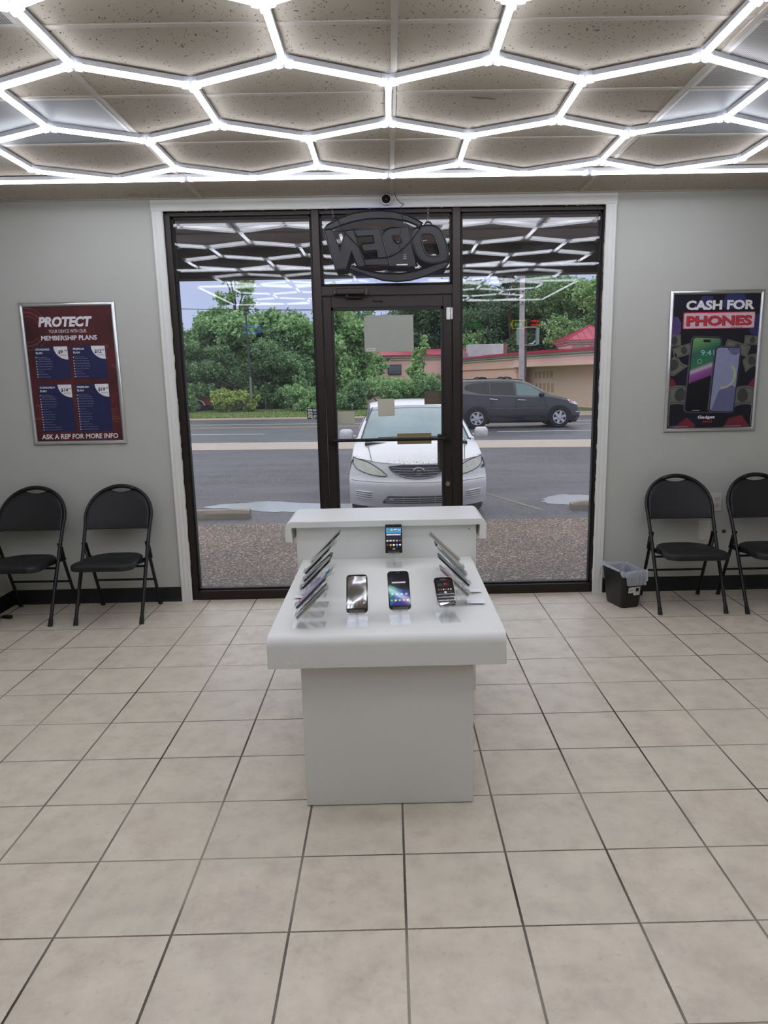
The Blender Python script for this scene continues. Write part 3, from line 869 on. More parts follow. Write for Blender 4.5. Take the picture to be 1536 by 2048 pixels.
# ------------------------------------------------------------------ waste bin
t = thing('waste_bin', 'small black rectangular bin with a white plastic liner beside the right casing', 'bin', (1.550, 2.963, 0), radians(16))
t.scale = (1, 1, .94)
def bring(w, d, r, z, n=6, sw=0.): return [(x, y, z) for x, y in rrect(w, d, r, n)]
mb = MB()
rg = [bring(.130, .19, .022, .0), bring(.138, .202, .026, .008), bring(.176, .262, .03, .255), bring(.188, .274, .034, .258), bring(.190, .276, .034, .268), bring(.174, .26, .03, .268), bring(.170, .256, .03, .255), bring(.132, .198, .024, .012)]
mb.rings(rg); mb.build('bucket', flat('black_bin_plastic', '#0d0d0f', .42), t, smooth=40)
def bag_mat():
    t2 = NT('white_bin_liner'); n = t2.noise(40, 4, t2.mapv(t2.obj(), (1, 1, .35)))
    c = t2.ramp(n, [(.3, lin('#c2c8d6')), (.7, lin('#e0e3ec'))])
    a = t2.bsdf(c, .35, normal=t2.bump(n, .7, .02), spec=.5)
    tl = t2.n('ShaderNodeBsdfTranslucent'); tl.inputs[0].default_value = (.75, .8, .88, 1)
    m = t2.n('ShaderNodeMixShader'); m.inputs[0].default_value = .35
    t2.t.links.new(a, m.inputs[1]); t2.t.links.new(tl.outputs[0], m.inputs[2])
    tr = t2.n('ShaderNodeBsdfTransparent'); m2 = t2.n('ShaderNodeMixShader'); m2.inputs[0].default_value = .22
    t2.t.links.new(m.outputs[0], m2.inputs[1]); t2.t.links.new(tr.outputs[0], m2.inputs[2])
    return t2.end(m2.outputs[0])
rnd = random.Random(8); rows = []
N = 72; base = rrect(1, 1, .17, 17)
prof = [(-.022, .17, 0), (-.014, .22, .0), (-.012, .262, .3), (.0, .277, .5), (.010, .270, .6), (.014, .25, 1.), (.016, .232, 1.2), (.019, .0, 2)]
fl = [rnd.uniform(-1, 1) for _ in range(N)]
hem = lambda a: .243 - .030 * sin(a * 3 + .6) - .022 * sin(a * 5 + 2) - (.035 if 4.4 < a % (2 * pi) < 5.2 else 0)
for off, z, wv in prof:
    row = []
    for i in range(N):
        a = 2 * pi * i / N
        bx_ = base[i % len(base)]
        w = .176 * bx_[0] * (1 if z > .2 or off > 0 else 1); d = .262 * bx_[1]
        ln = sqrt(w * w + d * d); k = 1 + (off + .0035 * fl[i] * wv) / ln * 1.25
        zz = z if z else hem(a)
        if off < .011 and z > .25: zz += .004 * sin(a * 7) + (.030 * max(0, cos(a - 2.45)) ** 6 if z > .26 else 0)
        if off > .011 and z: zz = .27 - (.27 - hem(a)) * {.25: .4, .232: .75}[z]
        row.append((w * k, d * k, zz))
    rows.append(row)
mb = MB(); mb.rings(rows, cap=False); mb.build('bin_liner', bag_mat(), t, smooth=80)
# paper label on the front face
mb = MB(); lb = MB()
def onf(a, b, d): return (a, -.1005 - (b / .25) * .0310 - d, b)
mb.poly([onf(a, b, .004) for a, b in ((-.022, .108), (.066, .108), (.066, .171), (-.022, .171))], 0)
mb.poly([onf(a, b, .0044) for a, b in ((-.022, .108), (.019, .108), (.019, .128), (-.022, .128))], 1)
mb.poly([onf(a, b, .0044) for a, b in ((.034, .136), (.056, .136), (.058, .163), (.032, .163))], 1)
for k, (x0, x1, z) in enumerate(((-.016, .016, .143), (-.01, .008, .150), (.024, .056, .130), (.036, .05, .117), (.054, .06, .117))):
    mb.poly([onf(a, b, .0044) for a, b in ((x0, z), (x1, z), (x1, z + .003), (x0, z + .003))], 1)
mb.v = [(x - .016, y, z - .012) for x, y, z in mb.v]
mb.v = [(x, y + .0015, z) for x, y, z in mb.v]
mb.build('label', [flat('white_label_paper', '#d6d3cf', .5), flat('label_ink', '#17161a', .5)], t, smooth=0, weld=False)

# ------------------------------------------------------------------ wall plates, adapter, sensor, camera
IV = flat('ivory_plastic', '#cfccc2', .4)
def plate(name, cx, cz, w, h, label, cat):
    t = thing(name, label, cat, (cx, YW, cz))
    mb = MB(); mb.prism(rrect(w, h, .006, 4), lambda a, b, d: (a, -d, b), 0, .006)
    mb.build('cover_plate', IV, t, bevel=.0015)
    return t
t = plate('power_outlet', 2.252, .642, .122, .128, 'ivory double-gang power outlet on the right wall between the two chairs', 'outlet')
for gx_ in (-.028, .028):
    for gz_ in (-.024, .024):
        mb = MB(); mb.prism(rrect(.034, .030, .010, 5, gx_, gz_), lambda a, b, d: (a, -d, b), .006, .0075, 0)
        for dx in (-.006, .006): mb.box(gx_ + dx - .001, gx_ + dx + .001, -.0078, -.0074, gz_, gz_ + .008, 1)
        mb.cyl((gx_, -.0074, gz_ - .007), (gx_, -.0078, gz_ - .007), .0022, n=8, mi=1)
        mb.build('socket', [flat('ivory_socket', '#c2bfb4', .4), flat('slot_black', '#1b1a18', .6)], t, weld=False)
t = plate('blank_wall_plate', 2.205, .44, .085, .135, 'cream blank cover plate low on the right wall behind the chair legs', 'wall plate')
mb = MB(); mb.prism(rrect(.055, .112, .004, 3, .058, -.002), lambda a, b, d: (a, -d, b), 0, .004); mb.build('patch_plate', flat('wall_coloured_plate', '#aeaca4', .5), t, bevel=.001)
mb = MB(); mb.ball((.078, -.005, .045), .0025); mb.build('screw', flat('dark_screw', '#2a2725', .4, .7), t)
t = thing('power_adapter', 'black cord end with plug lying on the floor at the left edge of the photo', 'cord', (-2.62, 2.925, 0), radians(-18))
mb = MB(); mb.box(-.032, .034, -.014, .014, .0, .022); mb.build('plug_body', flat('black_plug', '#101011', .4), t, bevel=.004)
mb = MB(); mb.tube(smooth_path([(-.03, 0, .012), (-.06, -.01, .007), (-.075, -.06, .005), (-.07, -.12, .005), (-.085, -.2, .005)]), .0042, 8); mb.build('cable', flat('black_plug', '#101011', .4), t)
t = thing('contact_sensor', 'small white door contact sensor at the top right of the glass door', 'sensor', (.400, DY0, 1.958))
MB().box(-.022, .006, -.016, 0, -.040, .040).build('magnet_housing', flat('white_plastic', '#d6d5d2', .35), t, bevel=.003)
MB().box(.009, .022, -.013, 0, -.038, .038).build('sensor_housing', flat('white_plastic', '#d6d5d2', .35), t, bevel=.003)
t = thing('security_camera', 'round white security camera with a black lens face above the door', 'camera', (-.010, YW - .019, 2.662))
mb = MB(); mb.cyl((0, -.048, 0), (0, -.018, 0), .0325, .0325, 28); mb.cyl((0, -.018, 0), (0, 0, -.004), .016, .020, 20); mb.build('housing', flat('white_plastic', '#d6d5d2', .35), t, bevel=.003)
mb = MB(); mb.cyl((0, -.050, 0), (0, -.045, 0), .0275, .0275, 28); fc = mb.build('face', flat('gloss_black', '#0c0b0c', .12, coat=.5), t, bevel=.001)
mb = MB(); mb.ball((0, -.050, .001), .008, .003, .008, 16, 8); mb.build('lens', flat('lens_glass', '#15161c', .05, coat=1.), fc)
CORD = flat('black_cord', '#0c0c0d', .5)
# ------------------------------------------------------------------ OPEN sign (seen from behind, so it reads mirrored)
OY = 3.190
ow = lambda u, v: (.00065361 * u - .00001367 * v - .501409, -.00001042 * u - .00061872 * v + 2.729713)
sign = thing('open_sign', 'black LED OPEN sign hanging in the transom above the door, seen mirrored from behind', 'sign', (0, OY, 2.38))
SGREY = flat('sign_back_plastic', '#131316', .5, var=.12, scale=40)
SBLK = flat('sign_black_rim', '#0b0b0c', .4)
def tosign(u, v): x, z = ow(u, v); return (x, z - 2.38)
def sign_piece(name, loops, curved=False):
    L = []
    for i, lp in enumerate(loops):
        q = [tosign(*p) for p in lp]
        if curved and curved is not True and i in curved or curved is True:
            q = [(p.x, p.y) for p in smooth_path([(a, b, 0) for a, b in q], 4, True)]
        L.append(q)
    v, f = outline_mesh(L, .016)
    mb = MB(); mb.add([(a, c, b) for a, b, c in v], f, 0)
    o = mb.build(name, SGREY, sign, smooth=30)
    mb = MB()
    for q in L: mb.tube([(a, -.008, b) for a, b in q], .0056, 6, closed=True); mb.tube([(a, .006, b) for a, b in q], .0040, 6, closed=True)
    mb.build('rim', SBLK, o, weld=False)
    return o
TOPARC = [(135, 388), (180, 345), (300, 278), (430, 232), (560, 211), (690, 206), (830, 216), (960, 250), (1050, 293), (1112, 330), (1075, 378), (1055, 348), (960, 312), (830, 291), (690, 286), (560, 292), (430, 317), (320, 350), (225, 388)]
BOTARC = [(405, 762), (430, 750), (500, 782), (620, 815), (760, 831), (900, 831), (1040, 806), (1180, 760), (1290, 722), (1350, 706), (1376, 722), (1360, 757), (1250, 812), (1130, 860), (1000, 895), (860, 910), (720, 896), (600, 860), (500, 820), (415, 788)]
sign_piece('arc_panel', [TOPARC]); sign_piece('arc_panel', [BOTARC])
sign_piece('letter_n', [[(140, 398), (222, 392), (297, 610), (350, 402), (432, 396), (548, 748), (468, 768), (412, 606), (360, 785), (254, 790)]])
sign_piece('letter_e', [[(436, 394), (692, 380), (788, 745), (552, 752), (532, 684), (668, 674), (660, 600), (534, 610), (506, 552), (520, 534), (636, 522), (624, 455), (466, 464)]])
sign_piece('letter_p', [[(966, 366), (1060, 756), (794, 760), (722, 470), (728, 425), (750, 395), (800, 376)], [(812, 455), (895, 448), (915, 520), (858, 530), (828, 502)]])
sign_piece('letter_o', [[(1000, 430), (1030, 385), (1110, 356), (1200, 350), (1262, 372), (1312, 432), (1346, 520), (1368, 620), (1360, 690), (1300, 722), (1200, 726), (1120, 702), (1060, 640), (1030, 560), (1004, 490)], [(1100, 452), (1130, 432), (1190, 432), (1232, 462), (1268, 560), (1284, 632), (1258, 656), (1180, 650), (1138, 608), (1110, 520)]], True)
mb = MB()     # bridges, vents and screws on the back
for (u0, v0, u1, v1) in ((700, 452, 760, 700), (985, 470, 1040, 640), (1055, 340, 1110, 375), (470, 745, 500, 785), (1290, 700, 1330, 742)):
    a, b = tosign(u0, v1); c, d = tosign(u1, v0); mb.box(a, c, -.004, .004, b, d)
mb.build('bridge', SGREY, sign, weld=False)
mb = MB()
for (u, v, an) in ((355, 300, 20), (590, 252, 3), (845, 265, -8), (215, 510, 70), (265, 650, 70), (365, 520, -72), (325, 670, -72), (435, 500, 70), (480, 640, 70), (585, 425, 3), (672, 490, 70), (630, 568, 3), (715, 620, 70), (668, 716, 3), (860, 408, 3), (940, 490, 70), (890, 565, 3), (985, 610, 70), (1145, 395, 5), (1275, 450, -60), (1315, 610, 80), (1222, 690, 3), (1085, 610, 70), (610, 835, -10), (870, 862, 0), (1110, 828, 14)):
    x, z = tosign(u, v)
    for k in range(-3, 4):
        dx, dz = k * .0075 * cos(radians(an)), k * .0075 * sin(radians(an))
        mb.cyl((x + dx, -.0090, z + dz), (x + dx, -.0078, z + dz), .0034, n=6)
mb.build('vent_slots', SBLK, sign, weld=False)
mb = MB(); a, b = tosign(858, 748); c, d = tosign(968, 733); mb.box(a, c, -.0092, -.0080, b, d)
for v in (640, 660, 678): a, b = tosign(925, v + 4); c, d = tosign(955, v); mb.box(a, c, -.0092, -.0080, b, d)
mb.build('sticker', flat('sticker_white', '#c9c9c9', .5), sign, weld=False)
BLUE = emitter('blue_led', '#3a2cff', 1.2); RED = emitter('red_led', '#ff2038', .5)
for arc in ([(180, 350), (300, 290), (430, 245), (560, 222), (690, 216), (830, 226), (960, 262), (1075, 325)], [(430, 775), (620, 850), (760, 885), (860, 897), (1000, 882), (1130, 845), (1340, 745)]):
    MB().tube([(*(lambda q: (q[0], .016, q[1]))(tosign(*p)),) for p in arc], .005, 6).build('led_strip', BLUE, sign)
for ln in ([(190, 420), (300, 740), (390, 450), (500, 730)], [(640, 420), (740, 710), (580, 720)], [(930, 400), (1020, 720)], [(930, 400), (790, 420), (770, 480), (830, 560), (950, 560)], [(1100, 390), (1220, 385), (1300, 480), (1330, 640), (1220, 690), (1110, 640), (1050, 470), (1100, 390)]):
    MB().tube([(*(lambda q: (q[0], .014, q[1]))(tosign(*p)),) for p in ln], .004, 6).build('led_strip', RED, sign)
for (u, v) in ((255, 312), (1170, 352)):
    x, z = tosign(u, v); mb = MB(); mb.tube([(x + .022 * cos(pi * k / 12), 0, z + .022 * sin(pi * k / 12)) for k in range(13)], .005, 8)
    mb.build('hanging_loop', SBLK, sign)
for (u0, v0, u1, v1, ln) in ((222, 178, 238, 288, 7), (1165, 160, 1170, 332, 11)):
    x0, z0 = tosign(u0, v0); x1, z1 = tosign(u1, v1); mb = MB(); n = ln
    for k in range(n):
        f = (k + .5) / n; cx, cz = x0 + (x1 - x0) * f, z0 + (z1 - z0) * f; L = abs(z1 - z0) / n * .72; flip = k % 2
        mb.tube([(cx + (0 if flip else .004 * sin(2 * pi * j / 10)), (.004 * sin(2 * pi * j / 10) if flip else 0), cz + L * cos(2 * pi * j / 10)) for j in range(10)], .0011, 5, closed=True)
    mb.build('chain', flat('steel_chain', '#8d8c8a', .35, .9), sign, weld=False)
def cordpath(L, y): return smooth_path([(tosign(*p)[0], y, tosign(*p)[1]) for p in L], 5)
MB().tube(cordpath([(280, 305), (330, 400), (420, 500), (530, 600), (640, 665), (700, 675), (800, 655), (900, 600), (1000, 500), (1060, 420), (1112, 350)], -.015), .0028, 6).build('power_cord', CORD, sign)
t = thing('cable', 'thin black wire drooping from the ceiling beside the round camera down to the OPEN sign', 'cable', (0, OY - .05, 2.38))
MB().tube(smooth_path([(.045, .03, .318), (.052, .028, .29), (.078, .02, .255), (.103, .02, .245), (.085, .028, .232), (.082, .03, .20), (.094, .03, .15), (.075, .03, .07), (.07, .03, .0), (.088, .03, -.05)], 5), .0022, 6).build('wire', CORD, t)

# ------------------------------------------------------------------ things on the glass
t = thing('door_closer', 'dark bronze hydraulic door closer on the header above the door', 'door closer', (-.242, FY0, 2.103))
mb = MB(); mb.box(-.110, .080, -.052, 0, -.018, .022); mb.build('closer_body', BRONZE, t, bevel=.008, seg=3)
mb = MB(); mb.box(-.128, -.106, -.045, 0, -.014, .016); mb.box(.076, .100, -.045, 0, -.022, .020); mb.cyl((-.045, -.028, .022), (-.045, -.028, .032), .006, n=10); mb.build('end_cap', flat('closer_cap', '#3a3330', .4, .4), t, bevel=.003, weld=False)
mb = MB(); mb.cyl((-.04, -.03, -.018), (-.04, -.03, -.034), .013, .011, 14); mb.tube([(-.04, -.03, -.031), (.06, .0, -.036)], .006, 8); mb.build('arm', flat('closer_cap', '#3a3330', .4, .4), t, weld=False)
GF = DG - .010     # inner face of the door glass
def sheet(name, label, cat, x0, x1, z0, z1, col, y=GF, r=.003, rough=.6, rot=0.):
    cx, cz = (x0 + x1) / 2, (z0 + z1) / 2
    mb = MB(); mb.prism(rrect(x1 - x0, z1 - z0, r, 3), lambda a, b, d: (a, -d, b), .0004, .0014)
    o = mb.build(name, flat(cat.replace(' ', '_') + '_' + col[1:], col, rough, var=.02), smooth=0)
    o.location = (cx, y, cz); o.rotation_euler = (0, rot, 0)
    return tag(o, label, cat)
o = sheet('window_notice', 'large pale grey notice board taped high on the glass door, back side showing', 'notice', -.176, .157, 1.716, 1.956, '#93968d', r=.006)
mb = MB(); mb.box(-.155, -.096, -.0026, -.0015, -.112, -.094, 0); mb.box(-.150, -.101, -.0032, -.0025, -.107, -.099, 1)
mb.build('corner_label', [flat('label_pale', '#c9cbc6', .5), flat('label_grey', '#8e9290', .5)], o, weld=False)
mb = MB()
for sx in (-.158, .158):
    for sz in (-.112, .112): mb.cyl((sx, -.0022, sz), (sx, -.0012, sz), .0022, n=8)
mb.build('corner_hole', flat('dark_hole', '#0d0c0c', .9), o, weld=False)
sheet('paper_note', 'small cream square paper taped mid-glass over the car windscreen', 'paper', -.095, .020, 1.284, 1.402, '#b3b0a0', rot=radians(-1))
sheet('paper_note', 'pale rectangular paper taped on the door glass beside the left stile', 'paper', -.376, -.256, 1.238, 1.322, '#a5a594')
o = sheet('door_sticker', 'brown rectangular sticker with faint lettering at the right edge of the door glass', 'sticker', .226, .345, 1.358, 1.449, '#4d4438')
mb = MB(); fnm = lambda a, b, d: (-a, -.0018 - d, b)
rd = random.Random(6)
for zc, h_, n_ in ((.018, .013, 9), (-.016, .015, 12)):
    for k in range(n_):
        x = (k - n_ / 2) * .0078; hh_ = h_ * rd.uniform(.6, 1)
        mb.poly([fnm(x + p, zc + q, 0) for p, q in rrect(.0045, hh_, .001, 2)])
mb.build('lettering', flat('faded_letter', '#62573f', .6), o, smooth=0, weld=False)
sheet('door_sign', 'khaki brown strip sign stuck on the glass behind the push bar', 'sign', .034, .272, 1.088, 1.163, '#7d7150')
mb = MB(); w, h = .080, .074
cx, cz = -.545, 1.3115
mb.prism(rrect(w, h, .004, 3), lambda a, b, d: (a, -d, b), .0004, .0012, 0)
mb2 = mb; fnc = lambda a, b, d: (a, -.0014 - d, b)
for r_ in range(3):
    for c_ in range(2):
        x, z = -.0185 + c_ * .037, .023 - r_ * .0215
        mb.poly([fnc(x + p, z + q, 0) for p, q in rrect(.031, .0165, .002, 2)], 1 if (r_, c_) != (1, 1) else 2)
        if (r_, c_) == (1, 0):
            mb.poly([fnc(x - .003 + .0045 * cos(2 * pi * k / 14), z + .0045 * sin(2 * pi * k / 14), .0002) for k in range(14)], 3); mb.poly([fnc(x + .003 + .0045 * cos(2 * pi * k / 14), z + .0045 * sin(2 * pi * k / 14), .0003) for k in range(14)], 4)
        else: mb.poly([fnc(x + p, z + q, .0002) for p, q in rrect(.02, .004, .001, 2)], 5 if (r_, c_) != (1, 1) else 1)
mb.poly([fnc(p, q - .032, 0) for p, q in rrect(.024, .003, .001, 2)], 1)
o = mb.build('card_decal', [flat('decal_black', '#0f0f12', .4), flat('decal_white', '#d7d7d7', .4), flat('decal_blue', '#4e78a8', .4), flat('decal_red', '#b03a3a', .4), flat('decal_orange', '#7a3a30', .4), flat('decal_grey', '#77777c', .4)], smooth=0, weld=False)
o.location = (cx, GY - .012, cz); tag(o, 'black payment card decal with six card panels on the left window', 'decal')

# ------------------------------------------------------------------ display table
LAM = paint('white_laminate', '#dddeda', .34)
tb = thing('display_table', 'white two-tier display table in the middle of the tiled floor', 'table', (-.044, 1.2, 0))
ox = .044
mb = MB(); mb.box(-.3495 + ox, .2615 + ox, .621 - 1.2, 1.604 - 1.2, .003, .662); mb.build('lower_plinth', LAM, tb, bevel=.0025)
mb = MB(); mb.box(-.3495 + ox + .012, .2615 + ox - .012, .633 - 1.2, 1.6 - 1.2, 0, .006); mb.build('plinth_gap_shade', flat('dark_gap', '#1d1b1a', .8), tb)  # dark strip put in for the shaded gap under the plinth
mb = MB(); mb.box(-.474 + ox, .386 + ox, 1.6045 - 1.2, 1.86 - 1.2, .0, .850)
up = mb.build('upper_plinth', LAM, tb, bevel=.0025)
mb = MB(); mb.cyl((.352 + ox, 1.6043 - 1.2, .825), (.352 + ox, 1.6030 - 1.2, .825), .003, n=10); mb.build('screw_hole', flat('dark_hole', '#0d0c0c', .9), up)
def waterfall(R, top, th, a0, a1, drop, both):
    """slab outline with rounded waterfall ends: a0..a1 along, hanging down by drop"""
    ri = max(.004, R - th)
    pts = []
    arc = lambda cx, cz, r, f, t_, n=8: [(cx + r * cos(radians(f + (t_ - f) * i / n)), cz + r * sin(radians(f + (t_ - f) * i / n))) for i in range(n + 1)]
    pts += [(a0, top - drop)] + arc(a0 + R, top - R, R, 180, 90)
    if both: pts += arc(a1 - R, top - R, R, 90, 0) + [(a1, top - drop), (a1 - th, top - drop)] + arc(a1 - R, top - R, ri, 0, 90)
    else: pts += [(a1, top), (a1, top - th)]
    pts += arc(a0 + R, top - R, ri, 90, 180) + [(a0 + th, top - drop)]
    return pts
mb = MB(); pr = waterfall(.036, .690, .028, .522 - 1.2, 1.604 - 1.2, .112, False)
mb.prism(pr, lambda a, b, d: (d, a, b), -.447 + ox, .361 + ox); lo_ = mb.build('lower_shelf', LAM, tb, bevel=.002, smooth=30)
mb = MB(); mb.ball((-.377 + ox, .5215 - 1.2, .598), .004, .0015, .003, 8, 6); mb.build('paint_chip', flat('chip_white', '#ececea', .5), lo_)
mb = MB(); pr = waterfall(.034, .883, .034, -.522 + ox, .430 + ox, .098, True)
mb.prism(pr, lambda a, b, d: (a, d, b), 1.565 - 1.2, 1.918 - 1.2); mb.build('upper_shelf', LAM, tb, bevel=.002, smooth=30)

# ------------------------------------------------------------------ phones on acrylic stands
ACE = glassy('clear_acrylic_upright', (.95, .96, .96), .13)
ACR = glassy('clear_acrylic', (.993, .996, .996), .04)
ZT = .690
PH45 = radians(45)
def stand(label, loc, rz, off, tilt, zb, h=.085, z0=0.):
    t = thing('phone_stand', label, 'phone stand', (loc[0], loc[1], ZT + .0006 + z0), rz, 'clear acrylic phone stands')
    MB().box(-.036, .036, -.058, .058, 0, .004).build('base_plate', ACR, t, smooth=0)
    u = Vector((0, sin(tilt), cos(tilt))); n = Vector((0, -cos(tilt), sin(tilt)))
    b0 = Vector((0, off, zb)) - n * .0015
    mb = MB()       # upright: thin fin from the base to the back of the cradle
    f0 = b0 - n * .0035
    pts = [(off - .004, .0045), (off + .040, .0045)]
    q = f0 + u * .050
    poly = [(f0.y - .002, .0045), (f0.y - .002, f0.z), (q.y, q.z), (q.y + .004, q.z - .006), (f0.y + .016, .0045)]
    mb.prism(poly, lambda a, b, d: (d, a, b), -.0060, .0060); mb.build('post', ACE, t, smooth=0)
    mb = MB(); w = .027
    def pl(a0, a1, d0, d1, ww=w):
        c = [b0 + u * a + n * d for a, d in ((a0, d0), (a1, d0), (a1, d1), (a0, d1))]
        mb.add([p + Vector((s * ww, 0, 0)) for s in (-1, 1) for p in c], [(3, 2, 1, 0), (4, 5, 6, 7), (0, 1, 5, 4), (1, 2, 6, 5), (2, 3, 7, 6), (3, 0, 4, 7)])
    pl(-.003, h, -.0032, -.0002); pl(-.003, -.0004, -.0002, .014); pl(-.003, .007, .0145, .017)
    mb.build('cradle', ACE, t, smooth=0, weld=False)
    return t
COLS = {}
def pc(hexc, rough=.35, metal=0.): return flat('phone_' + hexc[1:] + ('m' if metal else ''), hexc, rough, metal, var=.04, scale=90)
def lit(hexc, s=.25):
    return flat('screen_' + hexc[1:], hexc, .06, var=.03, coat=.6, emit=s)
def ui(kind, w, h):
    """list of (polygon, colour, level) that make up the picture on a phone screen"""
    R = lambda x0, x1, z0, z1, r=.0008: [(p + (x0 + x1) / 2, q + (z0 + z1) / 2) for p, q in rrect(x1 - x0, z1 - z0, r, 2)]
    W, Hh = w / 2, h / 2; L = []
    circ = lambda x, z, r, n=12: [(x + r * cos(2 * pi * k / n), z + r * sin(2 * pi * k / n)) for k in range(n)]
    if kind == 'weather':
        L += [(R(-W, W, -Hh, Hh), '#17161f', 0), (R(-W, W, Hh * .42, Hh * .90), '#4f8fb8', 1), (circ(-W * .25, Hh * .70, .006), '#d8c75a', 2), (R(W * .05, W * .45, Hh * .70, Hh * .77), '#e4eef4', 2), (R(W * .6, W * .95, Hh * .64, Hh * .72), '#e4eef4', 2),
              (R(-W * .95, W * .95, Hh * .24, Hh * .36), '#c9cbd0', 1), (R(-W, W, -.05 * Hh, .18 * Hh), '#2a2c3d', 1)]
        for k in range(5):
            x = -W * .82 + k * W * .41
            L += [(R(x - .0045, x + .0045, -Hh * .28, -Hh * .14, .001), ['#d9d9de', '#e4e4e8', '#c9c4cf', '#b8bcc8', '#6a6870'][k], 2), (circ(x, -Hh * .56, .0052), ['#37555a', '#e0a64a', '#ececec', '#7fb2d8', '#cfd2d6'][k], 2), (circ(x, -Hh * .21, .0018), '#3a3944', 3)]
        for k, c in enumerate(('#c06a2a', '#8a8a92', '#3a6fa0')): L.append((circ((k - 1) * W * .42, -Hh * .74, .0022), c, 2))
        L.append((R(-.006, .006, -Hh * .93, -Hh * .86), '#bdbdc2', 2))
    elif kind == 'blue':
        L += [(R(-W, W, -Hh, Hh), '#12131f', 0), ([(-W, Hh * .32), (-W * .2, Hh * .12), (W, -Hh * .05), (W, -Hh), (-W, -Hh)], '#1f2f7a', 1), ([(-W, Hh * .32), (-W * .2, Hh * .12), (W * .4, -.02 * Hh), (-W * .1, -Hh * .62), (-W, -Hh)], '#1f5f94', 2), ([(-W, Hh * .32), (-W * .5, Hh * .2), (-W * .1, -Hh * .05), (-W, -Hh * .55)], '#2c8f78', 3),
              (R(-W * .7, W * .72, Hh * .42, Hh * .52), '#c9ccd4', 2)]
        for k in range(4):
            L.append((R(-W * .72 + k * W * .48 - .005, -W * .72 + k * W * .48 + .005, -Hh * .36, -Hh * .20, .002), ['#3fb6c0', '#3f86c8', '#4aa0d8', '#7a84c8'][k], 5)); L.append((circ(-W * .72 + k * W * .48, -Hh * .28, .0022), '#dfe6ee', 6))
        for k in range(5):
            x = -W * .8 + k * W * .4; L.append((R(x - .0045, x + .0045, -Hh * .74, -Hh * .60, .002), ['#2f9a5a', '#e0a64a', '#5a9ae0', '#d05aa0', '#b0a890'][k], 5)); L.append((circ(x, -Hh * .67, .0018), '#f0f0f4', 6))
    elif kind == 'dark':
        L += [(R(-W, W, -Hh, Hh), '#16161a', 0), ([(-W * .45, -Hh * .30), (-W * .2, -Hh * .12), (W * .25, -Hh * .12), (W * .6, -Hh * .40), (W * .6, -Hh * .55), (-W * .45, -Hh * .55)], '#3a3a44', 1), (R(-W * .2, W * .3, -Hh * .20, -Hh * .06), '#2b2b33', 2)]
        for k in range(5): L.append((circ(-W * .75 + k * W * .37, -Hh * .68, .0042), ['#d5d5d8', '#e6e6ea', '#8f8f98', '#c8453a', '#d9d9de'][k], 2))
        for k in range(3): L.append((circ(-W * .5 + k * W * .5, -Hh * .84, .0022), '#85858c', 2))
    elif kind == 'purple':
        L += [(R(-W, W, -Hh, Hh), '#6a5c8c', 0), ([(-W, -Hh), (W, -Hh), (W, -Hh * .2), (-W, -Hh * .5)], '#8a4f90', 1), ([(-W, Hh), (W, Hh), (W, Hh * .35), (-W, Hh * .1)], '#4a4a7c', 1)]
        for k in range(4): L.append((R(-W * .72 + k * W * .48 - .004, -W * .72 + k * W * .48 + .004, -Hh * .85, -Hh * .72, .002), '#d8d0dc', 2))
    elif kind == 'sky':
        L += [(R(-W, W, -Hh, Hh), '#7a4f8c', 0), ([(-W, Hh), (W, Hh), (W, Hh * .25), (-W, Hh * .1)], '#3d7396', 1), ([(-W, Hh * .55), (W * .3, Hh * .75), (W, Hh * .5), (W, Hh * .3), (-W, Hh * .2)], '#b5cbe0', 2)]
        for k in range(4): L.append((R(-W * .72 + k * W * .48 - .004, -W * .72 + k * W * .48 + .004, -Hh * .8, -Hh * .66, .002), '#e0d8e2', 2))
    elif kind == 'candy':
        L += [(R(-W, W, -Hh, Hh), '#3c3f52', 0), (R(-W, W, Hh * .35, Hh * .8), '#8a5fb0', 1), ([(-W, Hh * .35), (W, Hh * .35), (W, -Hh * .05), (-W, -Hh * .05)], '#a8814e', 1), (R(-W, W, -Hh * .35, -Hh * .05), '#3f8fa0', 1), (R(-W * .8, W * .8, -Hh * .62, -Hh * .42), '#c9b8a8', 1)]
        for k in range(4): L.append((circ(-W * .7 + k * W * .46, -Hh * .8, .004), ['#d55', '#e8e8e8', '#5a5', '#58c'][k] if 0 else ['#d05050', '#e8e8e8', '#50a050', '#5080c0'][k], 2))
    elif kind == 'berry':
        L += [(R(-W, W, -Hh, Hh), '#1b171b', 0), (R(-W, W, Hh * .72, Hh), '#2c2a30', 1), (R(-W * .1, W * .6, Hh * .0, Hh * .45), '#5a2a30', 1), (R(-W * .9, -W * .2, -Hh * .1, Hh * .4), '#3c3a40', 1)]
        for k in range(6): L.append((circ(-W * .8 + k * W * .32, -Hh * .72, .0028), ['#7a6a70', '#c05050', '#d0d0d0', '#8a5a90', '#a0a0a8', '#d0c8b0'][k], 2))
        L.append((circ(W * .1, Hh * .3, .0022), '#e05050', 2))
    else:
        L += [(R(-W, W, -Hh, Hh), '#1b1c22', 0)]
    return L
def film_mat():
    t = NT('cling_film_plastic')
    tr = t.n('ShaderNodeBsdfTransparent'); gl = t.n('ShaderNodeBsdfGlossy'); gl.inputs['Roughness'].default_value = .09
    m = t.n('ShaderNodeMixShader'); m.inputs[0].default_value = .36
    t.t.links.new(tr.outputs[0], m.inputs[1]); t.t.links.new(gl.outputs[0], m.inputs[2])
    return t.end(m.outputs[0])
